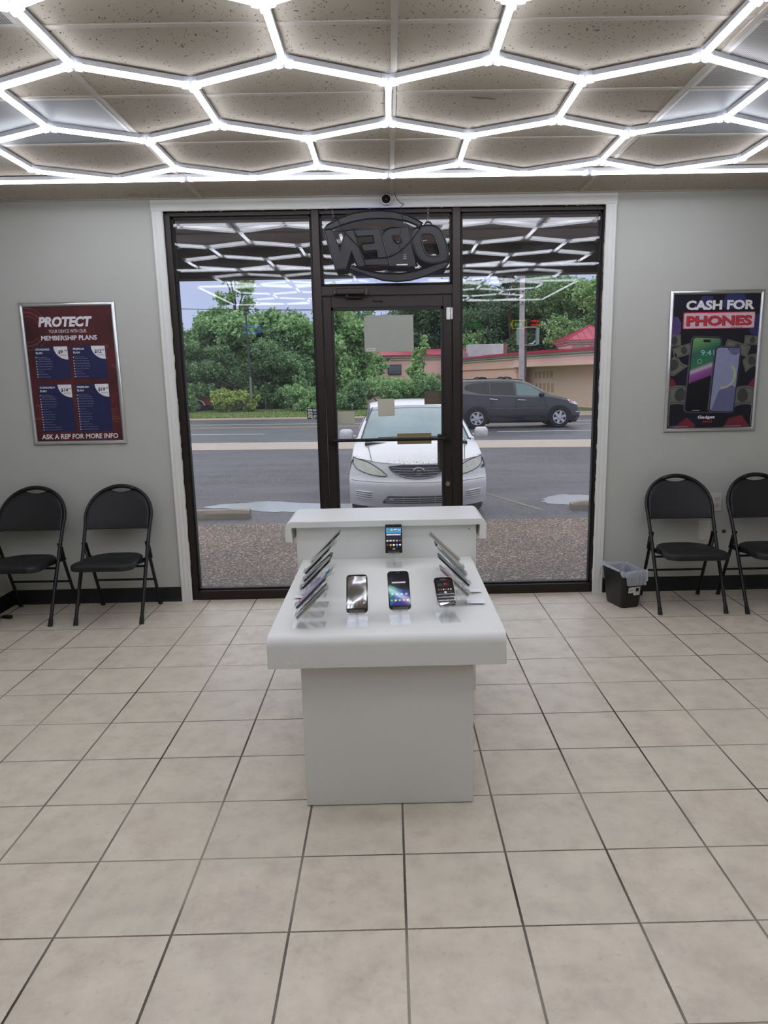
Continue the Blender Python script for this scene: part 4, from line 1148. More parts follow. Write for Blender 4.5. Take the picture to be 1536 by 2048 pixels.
def phone(label, loc, rz, off, zb, tilt=PH45, L=.148, w=.072, th=.0085, body='#16161a', edge=None, kind='black', r=.010, name='smartphone', bez=.012, frontcol='#101014', metal=0., extra=None):
    t = thing(name, label, 'phone', (loc[0], loc[1], ZT + .0006), rz, 'display phones')
    u = Vector((0, sin(tilt), cos(tilt))); n = Vector((0, -cos(tilt), sin(tilt))); o = Vector((0, off, zb))
    FP = lambda a, b, d: tuple(Vector((a, 0, 0)) + o + u * (b + L / 2) + n * d)
    out = rrect(w, L, r, 6)
    def shell(s, d): return [FP(a * (1 - s / w * 2), b * (1 - s / L * 2), d) for a, b in out]
    mb = MB(); mb.rings([shell(.005, 0), shell(.0012, .0015), shell(0, .0032), shell(0, th - .0022), shell(.0010, th - .0004)])
    mb.build('body', pc(edge or body, .3, metal), t, smooth=45)
    mb = MB(); fr = rrect(w - .002, L - .002, r - .001, 6)
    mb.prism(fr, FP, th - .0006, th + .0003); mb.build('front_glass', flat('front_' + frontcol[1:], frontcol, .05, coat=.8, var=.03), t, smooth=0)
    if name == 'smartphone':
        sw, sh = w - .008, L - 2 * bez - .004
        scr = ui(kind, sw, sh); cols = []; mb = MB()
        for pts, c, lv in scr:
            if c not in cols: cols.append(c)
            mb.poly([FP(a, b, th + .0005 + lv * .00008) for a, b in pts], cols.index(c))
        mb.build('screen', [lit(c) for c in cols], t, smooth=0, weld=False)
        mb = MB(); mb.poly([FP(a, b + L / 2 - bez * .5, th + .0006) for a, b in rrect(.012, .0016, .0007, 3)]); mb.build('earpiece', pc('#55555a'), t, smooth=0)
        mb = MB(); mb.prism([(L * .18, .003), (L * .30, .003), (L * .30, .006), (L * .18, .006)], lambda a, b, d: FP(d, a, b), w / 2 - .0002, w / 2 + .0007); mb.build('side_button', pc('#77777c', .3, .6), t)
        if extra == 'home':
            mb = MB(); mb.prism(rrect(.013, .005, .0024, 4, 0, -L / 2 + bez * .55), FP, th + .0002, th + .0008); mb.build('home_button', pc('#c9c9c9', .3, .3), t)
        if extra == 'htc':
            rnd_ = random.Random(2); rows = []     # loose cling film over the screen, wrinkled, catching the ceiling lights
            for j in range(17):
                rows.append([FP(-w * .44 + w * .88 * i / 10, -L * .40 + L * .84 * j / 16, th + .0014 + .00016 * rnd_.random() + .0016 * (1 - ((i - 5) / 5) ** 2) * (.5 + .5 * sin(j * .42))) for i in range(11)])
            fm = MB().grid(rows).build('cling_film', film_mat(), t, smooth=180)

            mb = MB(); put_text(mb, 'htc', FP, 0, -L / 2 + .0075, .009, .0035, 0, 0, 0, th + .0006); mb.build('maker_mark', pc('#8d8d92'), t, smooth=0, weld=False)
    else:
        sw, sh = w - .014, L * .40; cz = L * .19
        scr = ui('berry', sw, sh); cols = []; mb = MB()
        for pts, c, lv in scr:
            if c not in cols: cols.append(c)
            mb.poly([FP(a, b + cz, th + .0005 + lv * .00008) for a, b in pts], cols.index(c))
        mb.build('screen', [lit(c) for c in cols], t, smooth=0, weld=False)
        mb = MB(); put_text(mb, 'BlackBerry', FP, 0, L / 2 - .0105, .022, .004, 0, 0, 0, th + .0006); mb.build('maker_mark', pc('#b5b5b8'), t, smooth=0, weld=False)
        mb = MB()
        ring = rrect(w + .001, L + .001, r, 8)
        mb.tube([FP(a, b, th - .001) for a, b in ring], .0016, 6, closed=True); mb.build('chrome_bezel', pc('#b9b9bc', .2, .9), t)
        mb = MB()
        for row in range(3):
            z = -L * .145 - row * .0125 - .004
            mb.prism(rrect(w - .008, .0022, .001, 3, 0, z + .0062), FP, th + .0002, th + .0012)
        mb.build('key_fret', pc('#c3c3c6', .25, .8), t, weld=False)
        mb = MB()
        for row in range(4):
            z = -L * .145 - row * .0125 - .004
            for k in range(10): mb.prism(rrect(.0048, .0075, .0012, 3, (k - 4.5) * .0058, z - .0005), FP, th + .0002, th + .0019)
        mb.build('keyboard', pc('#1a1a1d', .3), t, weld=False)
        mb = MB(); mb.prism(rrect(.009, .008, .003, 4, 0, -L * .065), FP, th + .0002, th + .0022); mb.build('trackpad', pc('#d9d9dc', .2, .6), t)
        mb = MB()
        for k in (-1.7, -.9, .9, 1.7): mb.prism(rrect(.008, .006, .001, 3, k * .0115, -L * .065), FP, th + .0002, th + .0012)
        mb.build('call_key', pc('#2c2c30', .3), t, weld=False)
    return t
def display(px, py, rz, ybase_off, zb, lab_phone, lab_stand, z0=0., tilt=PH45, **kw):
    """stand and phone; (px,py) is the middle of the stand base"""
    stand(lab_stand, (px, py), rz, ybase_off, tilt, zb - ZT - .0006 if False else zb, h=min(.085, kw.get('L', .148) * .6), z0=z0)
    phone(lab_phone, (px, py), rz, ybase_off, zb + .0005 + z0, tilt=tilt, **kw)
D90 = radians(90)
# three facing the camera, one at the riser
display(-.146, .662, radians(1), -.018, .038, 'black smartphone with dark screen at the left of the front row, facing the camera', 'acrylic stand under the dark-screened front phone on the left', kind='dark', L=.153, w=.076, extra='htc', r=.013, bez=.016)
display(.005, .672, radians(3), -.016, .042, 'black smartphone with a blue-green wallpaper in the middle of the front row', 'acrylic stand under the blue-screened phone in the middle of the front row', kind='blue', L=.156, w=.078, r=.013, bez=.013)
display(.176, .690, radians(8), .012, .040, 'keyboard phone with silver keys at the right of the front row', 'acrylic stand under the keyboard phone', L=.112, w=.070, name='keyboard_phone', r=.013, th=.012)
display(-.010, 1.460, radians(0), -.020, .060, 'black smartphone with weather screen standing alone against the riser at the back', 'acrylic stand under the weather-screen phone at the back', kind='weather', L=.155, w=.078, r=.004, bez=.010)
# left row, front to back, facing left
LEFT = [(.640, -.351, .036, dict(body='#8c8880', edge='#98948c', metal=.5, kind='dark', L=.152, frontcol='#55565c'), 'champagne grey smartphone at the front of the left row, edge-on', 'frontmost acrylic stand of the left row'),
        (.755, -.366, .036, dict(body='#5b5b60', edge='#4a4a50', metal=.4, kind='purple', L=.156, frontcol='#3c3a48'), 'dark grey smartphone with a purple screen, second in the left row', 'second acrylic stand of the left row from the front'),
        (.875, -.360, .048, dict(body='#d8d8d4', edge='#d4d4d0', kind='sky', L=.155, frontcol='#dcdcd6', tilt=radians(53), bez=.017), 'white smartphone with a blue and purple screen, third in the left row', 'acrylic stand under the white phone in the left row'),
        (1.0, -.377, .034, dict(body='#101012', kind='black', L=.166), 'slim black smartphone directly behind the white one in the left row', 'acrylic stand under the slim black phone behind the white one'),
        (1.1, -.377, .040, dict(body='#2d2d32', edge='#232327', kind='black', L=.158, tilt=radians(48), frontcol='#34343c'), 'charcoal smartphone with rounded top, fifth in the left row', 'fifth acrylic stand of the left row from the front'),
        (1.22, -.386, .040, dict(body='#0e0e10', edge='#131315', kind='black', L=.150), 'black smartphone, sixth in the left row from the front', 'sixth acrylic stand of the left row from the front'),
        (1.335, -.369, .056, dict(body='#a9a79d', edge='#b4b2a8', metal=.3, kind='black', L=.142, tilt=radians(50), frontcol='#8a8a84'), 'silver smartphone, last but one in the left row', 'acrylic stand under the silver phone in the left row'),
        (1.455, -.373, .044, dict(body='#1c1c20', edge='#2b2b30', kind='black', L=.172), 'dark smartphone with a grey rim at the back end of the left row', 'rearmost acrylic stand of the left row')]
for Y, xb, zb, kw, lp, ls in LEFT:
    display(xb + .036, Y, -D90, -.036, zb - .004, lp, ls, **kw)
RIGHT = [(.855, .262, .040, dict(body='#8a7f70', edge='#9c9184', metal=.5, kind='candy', L=.150, frontcol='#1b1a1e'), 'bronze-edged smartphone with a colourful screen at the front of the right row', 'frontmost acrylic stand of the right row'),
         (1.0, .281, .036, dict(body='#131315', edge='#1c1c1e', kind='black', L=.172, th=.0075), 'thin black smartphone, second in the right row from the front', 'second acrylic stand of the right row from the front'),
         (1.12, .279, .043, dict(body='#8f9496', edge='#9aa0a2', metal=.4, kind='black', L=.166, r=.018, th=.012, frontcol='#7d8588', tilt=radians(43)), 'rounded grey smartphone in the middle of the right row', 'acrylic stand under the rounded grey phone'),
         (1.24, .279, .041, dict(body='#161618', kind='black', L=.163, tilt=radians(46)), 'black smartphone, fourth in the right row, just behind the rounded grey one', 'fourth acrylic stand of the right row from the front'),
         (1.36, .275, .048, dict(body='#a49a83', edge='#ada48e', metal=.5, kind='black', L=.205, frontcol='#857c69', tilt=radians(47)), 'tall gold smartphone at the back end of the right row', 'rearmost acrylic stand of the right row')]
for Y, xb, zb, kw, lp, ls in RIGHT:
    kw = dict(kw); kw['L'] = min(kw['L'], .185)
    display(xb - .036, Y, D90, -.036, zb - .004, lp, ls, **kw)
def card(x0, x1, y0, y1, rz, label, tent=False):
    mb = MB(); mb.box(-(x1 - x0) / 2, (x1 - x0) / 2, -(y1 - y0) / 2, (y1 - y0) / 2, .0002, .0012)
    o = mb.build('price_card', flat('white_card', '#e8e9ee', .4), smooth=0); o.location = ((x0 + x1) / 2, (y0 + y1) / 2, ZT + .0056); o.rotation_euler = (0, 0, rz)
    return tag(o, label, 'card')
card(.262, .331, .835, .895, radians(-3), 'blank white card at the front of the right phone row, near the table edge')
card(.282, .335, .985, .985 + .05, radians(-4), 'small white card half under the second phone of the right row')
card(-.408, -.345, .955, .998, radians(2), 'white card beneath the fourth phone of the left row')
# ------------------------------------------------------------------ outdoors
def gz(Y): return -.255 - .0035 * (Y - 7)
def aggregate_mat():
    t = NT('exposed_aggregate'); p = t.pos()
    v = t.n('ShaderNodeTexVoronoi', feature='F1'); v.inputs['Scale'].default_value = 55; t.put(v.inputs['Vector'], t.mapv(p, (1, 1, 1)))
    s = t.n('ShaderNodeSeparateColor'); t.put(s.inputs[0], v.outputs['Color'])
    c = t.ramp(s.outputs[0], [(0, lin('#4f3d2f')), (.3, lin('#775941')), (.6, lin('#a07b5c')), (.85, lin('#cfa988')), (1, lin('#f2d8ba'))])
    gap = t.ramp(v.outputs['Distance'], [(.40, (0, 0, 0, 1)), (.62, (1, 1, 1, 1))])
    c = t.mix(gap, c, lin('#3a2a1c'))
    big = t.ramp(t.noise(1.2, 4, p), [(.35, (.72, .72, .72, 1)), (.65, (1, 1, 1, 1))])
    c = t.mix(1., c, big, 'MULTIPLY')
    return t.end(t.bsdf(c, .55, normal=t.bump(t.math('SUBTRACT', 1., v.outputs['Distance']), .6, .006), spec=.4))
def asphalt_mat(name, a, b, wet=.45, patches=True):
    t = NT(name); p = t.pos()
    n = t.noise(34, 5, p, .85); big = t.noise(.55, 5, t.mapv(p, (.6, 1.6, 1)), .6)
    c = t.ramp(n, [(.41, lin(a)), (.60, lin(b))])
    c = t.mix(t.math('MULTIPLY', t.ramp(big, [(.38, (0, 0, 0, 1)), (.62, (1, 1, 1, 1))]), .35), c, lin('#454449'))
    vo = t.n('ShaderNodeTexVoronoi', feature='DISTANCE_TO_EDGE'); vo.inputs['Scale'].default_value = .45
    wv = t.n('ShaderNodeVectorMath', operation='ADD'); t.put(wv.inputs[0], p); t.put(wv.inputs[1], t.mapv(t.noise(1.5, 4, p, out=1), (.8, .8, .8))); t.put(vo.inputs['Vector'], wv.outputs[0])
    c = t.mix(t.math('MULTIPLY', t.math('LESS_THAN', vo.outputs['Distance'], .007), .45), c, lin('#3c3b40'))
    r = t.ramp(big, [(.35, (wet + .15,) * 3 + (1,)), (.62, (wet - .12,) * 3 + (1,))])
    return t.end(t.bsdf(c, r, normal=t.bump(n, .35, .004), spec=.3))
def concrete_mat(name, a, b):
    t = NT(name); p = t.pos()
    c = t.mix(t.noise(3, 6, p, .65), lin(a), lin(b))
    n = t.noise(60, 3, p)
    return t.end(t.bsdf(c, .75, normal=t.bump(n, .3, .004), spec=.3))
CONC = concrete_mat('weathered_concrete', '#9c8e82', '#bfb1a3')
SL = -.12
def band(name, a0, a1, mat, z=0., x0=-40, x1=45, extra=None, thick=.12):
    mb = MB(); n = 24
    top = lambda x, a: (x, a + SL * x, gz(a + SL * x) + z)
    for i in range(n):
        xa, xb = x0 + (x1 - x0) * i / n, x0 + (x1 - x0) * (i + 1) / n
        q = [top(xa, a0), top(xb, a0), top(xb, a1), top(xa, a1)]
        mb.add(q + [(x, y, zz - thick) for x, y, zz in q], [(0, 1, 2, 3), (4, 5, 1, 0), (7, 6, 5, 4), (6, 7, 3, 2)], 0)
    mats = [mat]
    if extra:
        for (b0, b1, xs, m) in extra:
            if m not in mats: mats.append(m)
            for xa, xb in xs:
                k = max(1, int((xb - xa) / 3))
                for j in range(k):
                    u0, u1 = xa + (xb - xa) * j / k, xa + (xb - xa) * (j + 1) / k
                    mb.poly([(x, y, zz + .004) for x, y, zz in (top(u0, b0), top(u1, b0), top(u1, b1), top(u0, b1))], mats.index(m))
    return struct(mb.build(name, mats, smooth=0, weld=False))
# walkway under the canopy
mb = MB(); mb.add([(-12, YW + .16, -.03), (12, YW + .16, -.03), (12, 6.40, -.075), (-12, 6.52, -.075), (-12, YW + .16, -.45), (12, YW + .16, -.45), (12, 6.40, -.45), (-12, 6.52, -.45)], [(0, 1, 2, 3), (4, 5, 1, 0), (5, 6, 2, 1), (6, 7, 3, 2), (7, 4, 0, 3), (7, 6, 5, 4)])
mb.box(-12, 12, YW - .02, YW + .17, -.45, -.002)
struct(mb.build('walkway', aggregate_mat(), smooth=0, weld=False))
ASPH = asphalt_mat('parking_asphalt', '#272427', '#767175', .6)
mb = MB(); n = 30
for i in range(n):
    xa, xb = -40 + 85 * i / n, -40 + 85 * (i + 1) / n
    for j in range(6):
        f = lambda x, k: (x, 6.3 + (17.75 + SL * x - 6.3) * k / 6, gz(6.3 + (17.75 + SL * x - 6.3) * k / 6))
        mb.poly([f(xa, j), f(xb, j), f(xb, j + 1), f(xa, j + 1)])
LINEM = flat('worn_yellow_paint', '#7d725c', .7, var=.3, scale=12)
for (xa, ya, xb, yb) in ((2.02, 8.0, 1.45, 9.6), (-6.0, 8.0, -6.6, 11)):
    mb.add([(xa, ya, gz(ya) + .003), (xa + .07, ya, gz(ya) + .003), (xb + .07, yb, gz(yb) + .003), (xb, yb, gz(yb) + .003)], [(0, 1, 2, 3)], 1)
struct(mb.build('parking_lot', [ASPH, LINEM], smooth=0, weld=False))
band('sidewalk', 17.75, 20.2, CONC, .02)
ROADM = asphalt_mat('road_asphalt', '#3b3a3f', '#66646b', .45)
LW = flat('white_road_paint', '#d8d8d8', .6); LY = flat('yellow_road_paint', '#c99a5c', .6)
band('road', 20.2, 35.0, ROADM, 0, extra=[(24.15, 24.29, [(-16, -4.55), (3.75, 7.1), (11, 14)], LW), (28.2, 28.36, [(-35, 40)], LY), (28.6, 28.72, [(-35, 2)], LY), (30.6, 30.74, [(-35, 40)], LW)])
band('dirt_verge', 35.0, 37.2, concrete_mat('dirt_and_gravel', '#8f7c6b', '#b09d8a'), .03)
# grass strip and the ground under the trees
gm = NT('verge_soil'); gm = gm.end(gm.bsdf(gm.ramp(gm.noise(.8, 5, gm.pos()), [(.3, lin('#4c5f2c')), (.7, lin('#75893f'))]), .9))
mb = MB(); nx = 40
def gtop(x, a): return (x, a + SL * x, gz(36) + .02 + min(1, max(0, (a - 36.8) / 7)) * .22)
mb.grid([[gtop(-45 + 95 * i / nx, a) for i in range(nx + 1)] for a in (36.8, 38, 40, 42, 44, 50, 60, 78)])
struct(mb.build('verge', gm, weld=False))
def leaf_mat(name, stops, trans=.38, gain=1.):
    t = NT(name); g = t.n('ShaderNodeNewGeometry')
    lk = lambda h: tuple(min(.9, (x * .76 + .24 * sum(lin(h)[:3]) / 3) * gain) for x in lin(h)[:3]) + (1,)
    c = t.ramp(g.outputs['Random Per Island'], [(p, lk(h)) for p, h in stops])
    big = t.noise(.5, 3, t.pos())
    c = t.mix(t.math('MULTIPLY', big, .35), c, lk(stops[0][1]))
    d = t.bsdf(c, .6, spec=.25)
    tl = t.n('ShaderNodeBsdfTranslucent'); t.put(tl.inputs[0], c)
    m = t.n('ShaderNodeMixShader'); m.inputs[0].default_value = trans
    t.t.links.new(d, m.inputs[1]); t.t.links.new(tl.outputs[0], m.inputs[2])
    return t.end(m.outputs[0])
rng = np.random.default_rng(4)
def quads(name, P, size, mat, up=.35, parent=None, stretch=1.5):
    """many small leaf blades, one face each, at points P"""
    n = len(P)
    nrm = rng.normal(size=(n, 3)); nrm[:, 2] = np.abs(nrm[:, 2]) + up; nrm /= np.linalg.norm(nrm, axis=1)[:, None]
    a = np.cross(nrm, rng.normal(size=(n, 3))); a /= np.linalg.norm(a, axis=1)[:, None]; b = np.cross(nrm, a)
    s = (size * rng.uniform(.6, 1.3, n))[:, None]
    V = np.stack([P - a * s * stretch * .5, P - b * s * .5 + nrm * s * .08, P + a * s * stretch * .5, P + b * s * .5 + nrm * s * .08], 1).reshape(-1, 3)
    me = bpy.data.meshes.new(name)
    me.vertices.add(4 * n); me.vertices.foreach_set('co', V.ravel())
    me.loops.add(4 * n); me.loops.foreach_set('vertex_index', np.arange(4 * n))
    me.polygons.add(n); me.polygons.foreach_set('loop_start', np.arange(0, 4 * n, 4)); me.polygons.foreach_set('loop_total', np.full(n, 4))
    me.update(calc_edges=True); me.validate(); me.materials.append(mat)
    o = bpy.data.objects.new(name, me); COL.objects.link(o)
    if parent is not None: o.parent = parent
    return o
# grass blades
n = 42000
gx_ = rng.uniform(-17, 4.6, n); ga = rng.uniform(36.9, 42.5, n); gp = np.array([gtop(x, a) for x, a in zip(gx_, ga)]); gp[:, 2] += .03
GRASS = leaf_mat('grass_blades', [(0, '#6f8f3c'), (.6, '#90ac50'), (1, '#b4c470')], .2)
o = quads('verge_grass', gp, .075, GRASS, up=.1); tag(o, 'mown green grass strip beyond the road', 'grass', kind='stuff')
# foliage: leaves gathered in clumps on the shell of overlapping blobs
def blob_points(blobs, n, fill=.45):
    vol = np.array([b[3] * b[4] * b[5] for b in blobs]) ** .7; vol /= vol.sum()
    out = []
    for b, k in zip(blobs, (vol * n).astype(int)):
        c = np.array(b[:3]); r = np.array(b[3:6])
        nc = max(4, k // 22)
        d = rng.normal(size=(nc, 3)); d /= np.linalg.norm(d, axis=1)[:, None]
        rad = rng.uniform(fill, 1, nc) ** .6
        cl = c + d * r * rad[:, None]
        idx = rng.integers(0, nc, k)
        out.append(cl[idx] + rng.normal(size=(k, 3)) * r.mean() * .13)
    return np.concatenate(out)
def crown(kind, seed):
    rd = random.Random(seed); B = []
    if kind == 'round':
        for i in range(16):
            a = rd.uniform(0, 2 * pi); q = rd.uniform(0, .75); z = rd.uniform(.18, .9)
            w = (1 - abs(z - .5) * 1.1)
            B.append((q * cos(a) * .42 * (w + .35), q * sin(a) * .42 * (w + .35), z, .17 * (w + .5), .17 * (w + .5), .11 + .05 * w))
    elif kind == 'broad':
        for i in range(20):
            a = rd.uniform(0, 2 * pi); q = rd.uniform(.1, 1); z = rd.uniform(.10, .88)
            B.append((q * cos(a) * .48, q * sin(a) * .48, z, .19, .19, .11))
    elif kind == 'tall':
        for i in range(16):
            a = rd.uniform(0, 2 * pi); z = .25 + .72 * i / 15; w = .24 * (1.05 - z) + .10
            B.append((w * .8 * cos(a), w * .8 * sin(a), z, w * .62, w * .62, .045))
    elif kind == 'shrub':
        for i in range(10):
            a = rd.uniform(0, 2 * pi); q = rd.uniform(0, .8); z = rd.uniform(.15, .72)
            B.append((q * cos(a) * .5, q * sin(a) * .5, z, .26, .26, .22))
    elif kind == 'spire':
        for i in range(9):
            a = rd.uniform(0, 2 * pi); z = .12 + .8 * i / 8; w = .30 * (1.02 - z) + .05
            B.append((w * .6 * cos(a), w * .6 * sin(a), z, w * .7, w * .7, .10))
    return B
BARK = flat('tree_bark', '#5b4e42', .9, var=.25, scale=6)
LEAF = {'deep': leaf_mat('leaf_deep', [(0, '#4b6b42'), (.5, '#6f9560'), (1, '#97b67e')], .38, 1.6), 'mid': leaf_mat('leaf_mid', [(0, '#587c48'), (.5, '#82aa68'), (1, '#abc988')], .38, 1.6),
        'light': leaf_mat('leaf_light', [(0, '#6b9450'), (.5, '#98c070'), (1, '#c2dc98')], .38, 1.4), 'dusk': leaf_mat('leaf_dusk', [(0, '#3d573c'), (.5, '#5a7a52'), (1, '#7c9a6e')], .38, 1.4),
        'lime': leaf_mat('leaf_lime', [(0, '#86a038'), (.5, '#b2cc4c'), (1, '#d6e874')], .38, 1.05)}
protos = {}
def tree(name, label, kind, leaf, x, Y, h, w, seed=1, n=7000, size=.26, group=None, trunk=True, base=None, cat='tree'):
    z0 = gz(36) + .2 if base is None else base
    key = (kind, leaf, seed, n, size, round(h / w, 1), trunk)
    if key in protos:
        t = copy_tree(protos[key][0]); t['label'] = label; t['category'] = cat
        if group: t['group'] = group
        elif 'group' in t: del t['group']
        s = h / protos[key][1]; t.scale = (s, s, s)
        t.location = (x, Y, z0); t.rotation_euler = (0, 0, (x * 7.3) % 6.28); t.name = name
        return t
    t = thing(name, label, cat, (x, Y, z0), 0, group)
    B = [(b[0] * w, b[1] * w, b[2] * h, b[3] * w, b[4] * w, b[5] * h) for b in crown(kind, seed)]
    P = blob_points(B, n)
    P = P[P[:, 2] > .03]
    quads('foliage', P, size, LEAF[leaf], parent=t)
    mb = MB(); rd = random.Random(seed)
    if trunk:
        mb.tube(smooth_path([(0, 0, -.1), (.02 * w, .01 * w, h * .25), (-.01 * w, 0, h * .55), (.01 * w, .0, h * .86)]), [.012 * h * (1 - .8 * k / 12) for k in range(13)], 8)
        for b in B[::2]:
            mb.tube([(0, 0, max(.1, b[2] * .7)), (b[0] * .5, b[1] * .5, b[2] * .9), (b[0], b[1], b[2])], [.007 * h, .005 * h, .002 * h], 5)
    else:
        for b in B: mb.tube([(b[0] * .15, b[1] * .15, -.05), (b[0] * .6, b[1] * .6, b[2] * .6), (b[0], b[1], b[2])], [.022, .018, .008], 5)
    mb.build('trunk' if trunk else 'stems', BARK, t)
    protos[key] = (t, h)
    return t
G1 = 'trees massed beyond the grass verge'; GL = 'leafy green tree in the solid wall of woodland across the road'
for i, (x, Y, h, k, lf, sd) in enumerate([(-16.5, 47.5, 3.9, 'broad', 'mid', 1), (-14.3, 48.5, 4.3, 'broad', 'mid', 2), (-12.4, 47, 5.3, 'broad', 'deep', 3), (-10.4, 47.5, 6.9, 'broad', 'mid', 2), (-8.3, 47, 6.5, 'broad', 'mid', 1), (-6.4, 47.5, 5.7, 'broad', 'deep', 3), (-4.6, 48.5, 5.9, 'broad', 'mid', 2), (-9.4, 51.5, 6.6, 'broad', 'deep', 3), (-12.2, 52, 5.2, 'broad', 'deep', 3), (-5.6, 52, 5.8, 'broad', 'deep', 3), (-15.6, 53, 4.4, 'broad', 'deep', 3), (-7.5, 45.2, 4.6, 'broad', 'deep', 3), (-11.4, 45.0, 4.4, 'broad', 'deep', 3), (-3.4, 50.5, 6.2, 'broad', 'mid', 1)]):
    tree('woodland_tree', GL, k, lf, x, Y, h, h * .95, sd, 34000, .115, G1)
tree('tall_tree', 'tallest thin tree rising above the woodland in the left window', 'tall', 'mid', -10.2, 49.5, 10.6, 6.2, 5, 11000, .13)
tree('slender_tree', 'loose pale-leaved tree against the sky at the left end of the woodland', 'tall', 'light', -13.2, 46.2, 6.5, 4.2, 6, 3600, .15)
tree('leafy_tree', 'bright leafy tree seen through the top left of the door glass', 'broad', 'light', -3.3, 49.0, 7.3, 3.9, 7, 20000, .13)
tree('leafy_tree', 'loose-crowned tree between the left window and the door, poking above the woodland', 'tall', 'mid', -3.9, 53, 8.6, 6.0, 8, 10000, .14)
G2 = 'tall dark trees behind the pink building'; GL2 = 'tall dark green tree behind the pink building'
for i, (x, Y, h, k, lf, sd) in enumerate([(-.6, 66, 9.0, 'broad', 'deep', 11), (2.6, 67, 10.2, 'broad', 'dusk', 12), (5.6, 66, 10.0, 'broad', 'dusk', 12), (8.8, 66.5, 10.4, 'broad', 'dusk', 12), (12.0, 66, 10.8, 'broad', 'dusk', 12), (15.2, 65, 10.4, 'broad', 'deep', 11), (18.4, 64, 10.0, 'broad', 'deep', 11), (21.5, 63, 10.2, 'broad', 'deep', 11), (4.2, 71, 11.2, 'broad', 'dusk', 12), (10.6, 71, 11.6, 'broad', 'dusk', 12), (16.8, 70, 11.6, 'broad', 'dusk', 12), (.9, 72, 10.4, 'broad', 'dusk', 12), (24.5, 64, 10, 'broad', 'deep', 11)]):
    tree('dark_tree', GL2, k, lf, x, Y, h, h * .85, sd, 34000, .15, G2, base=-.2)
tree('pine_tree', 'sparse tall tree behind the utility pole, its top hidden by the canopy', 'tall', 'dusk', 10.4, 62, 12.0, 7.0, 13, 8500, .2, base=-.2)
tree('leafy_tree', 'paler leafy tree just left of the utility pole, above the pink building', 'broad', 'mid', 6.6, 61.5, 6.4, 6.5, 14, 15000, .18, base=-.2)
tree('leafy_tree', 'dense tree towering over the red cupola roof at the far right', 'broad', 'mid', 16.8, 58, 10.2, 7.6, 15, 22000, .19, base=-.2)
# shrubs in front
tree('vine_bush', 'yellow-green leafy bush covering the red truck across the road', 'shrub', 'lime', -9.75, 42.1, 1.42, 2.7, 21, 5200, .10, trunk=False, cat='bush')
tree('vine_bush', 'small yellow-green bush at the foot of the thin dark lamp post', 'shrub', 'lime', -8.35, 41.8, 1.25, 1.35, 22, 1100, .14, trunk=False, cat='bush')
tree('sapling', 'upright green sapling at the far left of the verge', 'spire', 'mid', -12.2, 42.6, 3.3, 1.9, 23, 5000, .10, trunk=False)
tree('shrub', 'dark low shrub at the foot of the sapling beside the left window edge', 'shrub', 'deep', -12.9, 42.0, 1.7, 2.0, 24, 4500, .10, trunk=False, cat='bush')
tree('sapling', 'pointed pale green sapling just left of the door frame', 'spire', 'mid', -5.35, 43.0, 2.9, 2.0, 25, 5000, .09, trunk=False)
tree('flowering_shrub', 'low shrub with pale flowers beside the card decal', 'shrub', 'mid', -5.0, 42.0, 1.6, 2.6, 26, 5500, .09, trunk=False, cat='bush')
tree('shrub', 'tall leafy shrub seen through the lower left of the door glass', 'spire', 'light', -2.6, 42.8, 3.3, 2.3, 27, 6000, .11, trunk=False, cat='bush')
tree('shrub', 'dark green shrub mass at the left behind the white car roof', 'shrub', 'deep', -2.2, 41.6, 1.9, 2.6, 28, 7000, .10, trunk=False, cat='bush')
tree('shrub', 'tall pointed bright green shrub in front of the pink wall', 'spire', 'light', 2.0, 43.5, 4.3, 3.4, 29, 9000, .12, trunk=False, cat='bush')
tree('shrub', 'rounded green shrub in front of the pink wall, behind the car roof', 'shrub', 'mid', .5, 42.5, 2.0, 3.4, 30, 8000, .10, trunk=False, cat='bush')
tree('shrub', 'lower dark shrub at the right of the door glass above the car roof', 'shrub', 'deep', 3.0, 42.2, 2.3, 2.8, 31, 6000, .10, trunk=False, cat='bush')

# canopy over the walkway
SOF = paint('soffit_paint', '#a5a2a2', .6)
mb = MB(); mb.box(-12, 12, YW + .16, 4.95, 2.69, 2.80)
struct(mb.build('canopy_soffit', SOF, smooth=0))
mb = MB()
for k in range(-6, 7): mb.box(k * 1.83 - .02, k * 1.83 + .02, YW + .17, 4.94, 2.678, 2.69)
mb.box(-12, 12, YW + .42, YW + .46, 2.678, 2.69); mb.box(-12, 12, 4.3, 4.34, 2.678, 2.69)
struct(mb.build('canopy_batten', SOF, smooth=0, weld=False))
struct(MB().box(-12, 12, 4.95, 5.10, 2.432, 2.98).build('canopy_fascia', flat('dark_brown_fascia', '#3d3833', .6, var=.1, scale=3), smooth=0))
struct(MB().box(-12, 12, YW + .16, 5.10, 2.80, 2.98).build('canopy_roof', flat('roof_felt', '#4a4846', .9), smooth=0))
# outside face above the storefront, so daylight cannot leak in
struct(MB().box(XL - .15, XR + .15, YW + .0, YW + .16, H + .1, 2.93).build('wall_upper', WALL, smooth=0))

# concrete drive in front of the pink building
mb = MB(); ap = [(4.8, 36.4), (30, 33.4), (30, 44), (6.4, 46)]
mb.add([(x, y, z) for z in (-.5, -.285) for x, y in ap], [(3, 2, 1, 0), (4, 5, 6, 7), (0, 1, 5, 4), (1, 2, 6, 5), (2, 3, 7, 6), (3, 0, 4, 7)])
struct(mb.build('driveway', CONC, smooth=0))
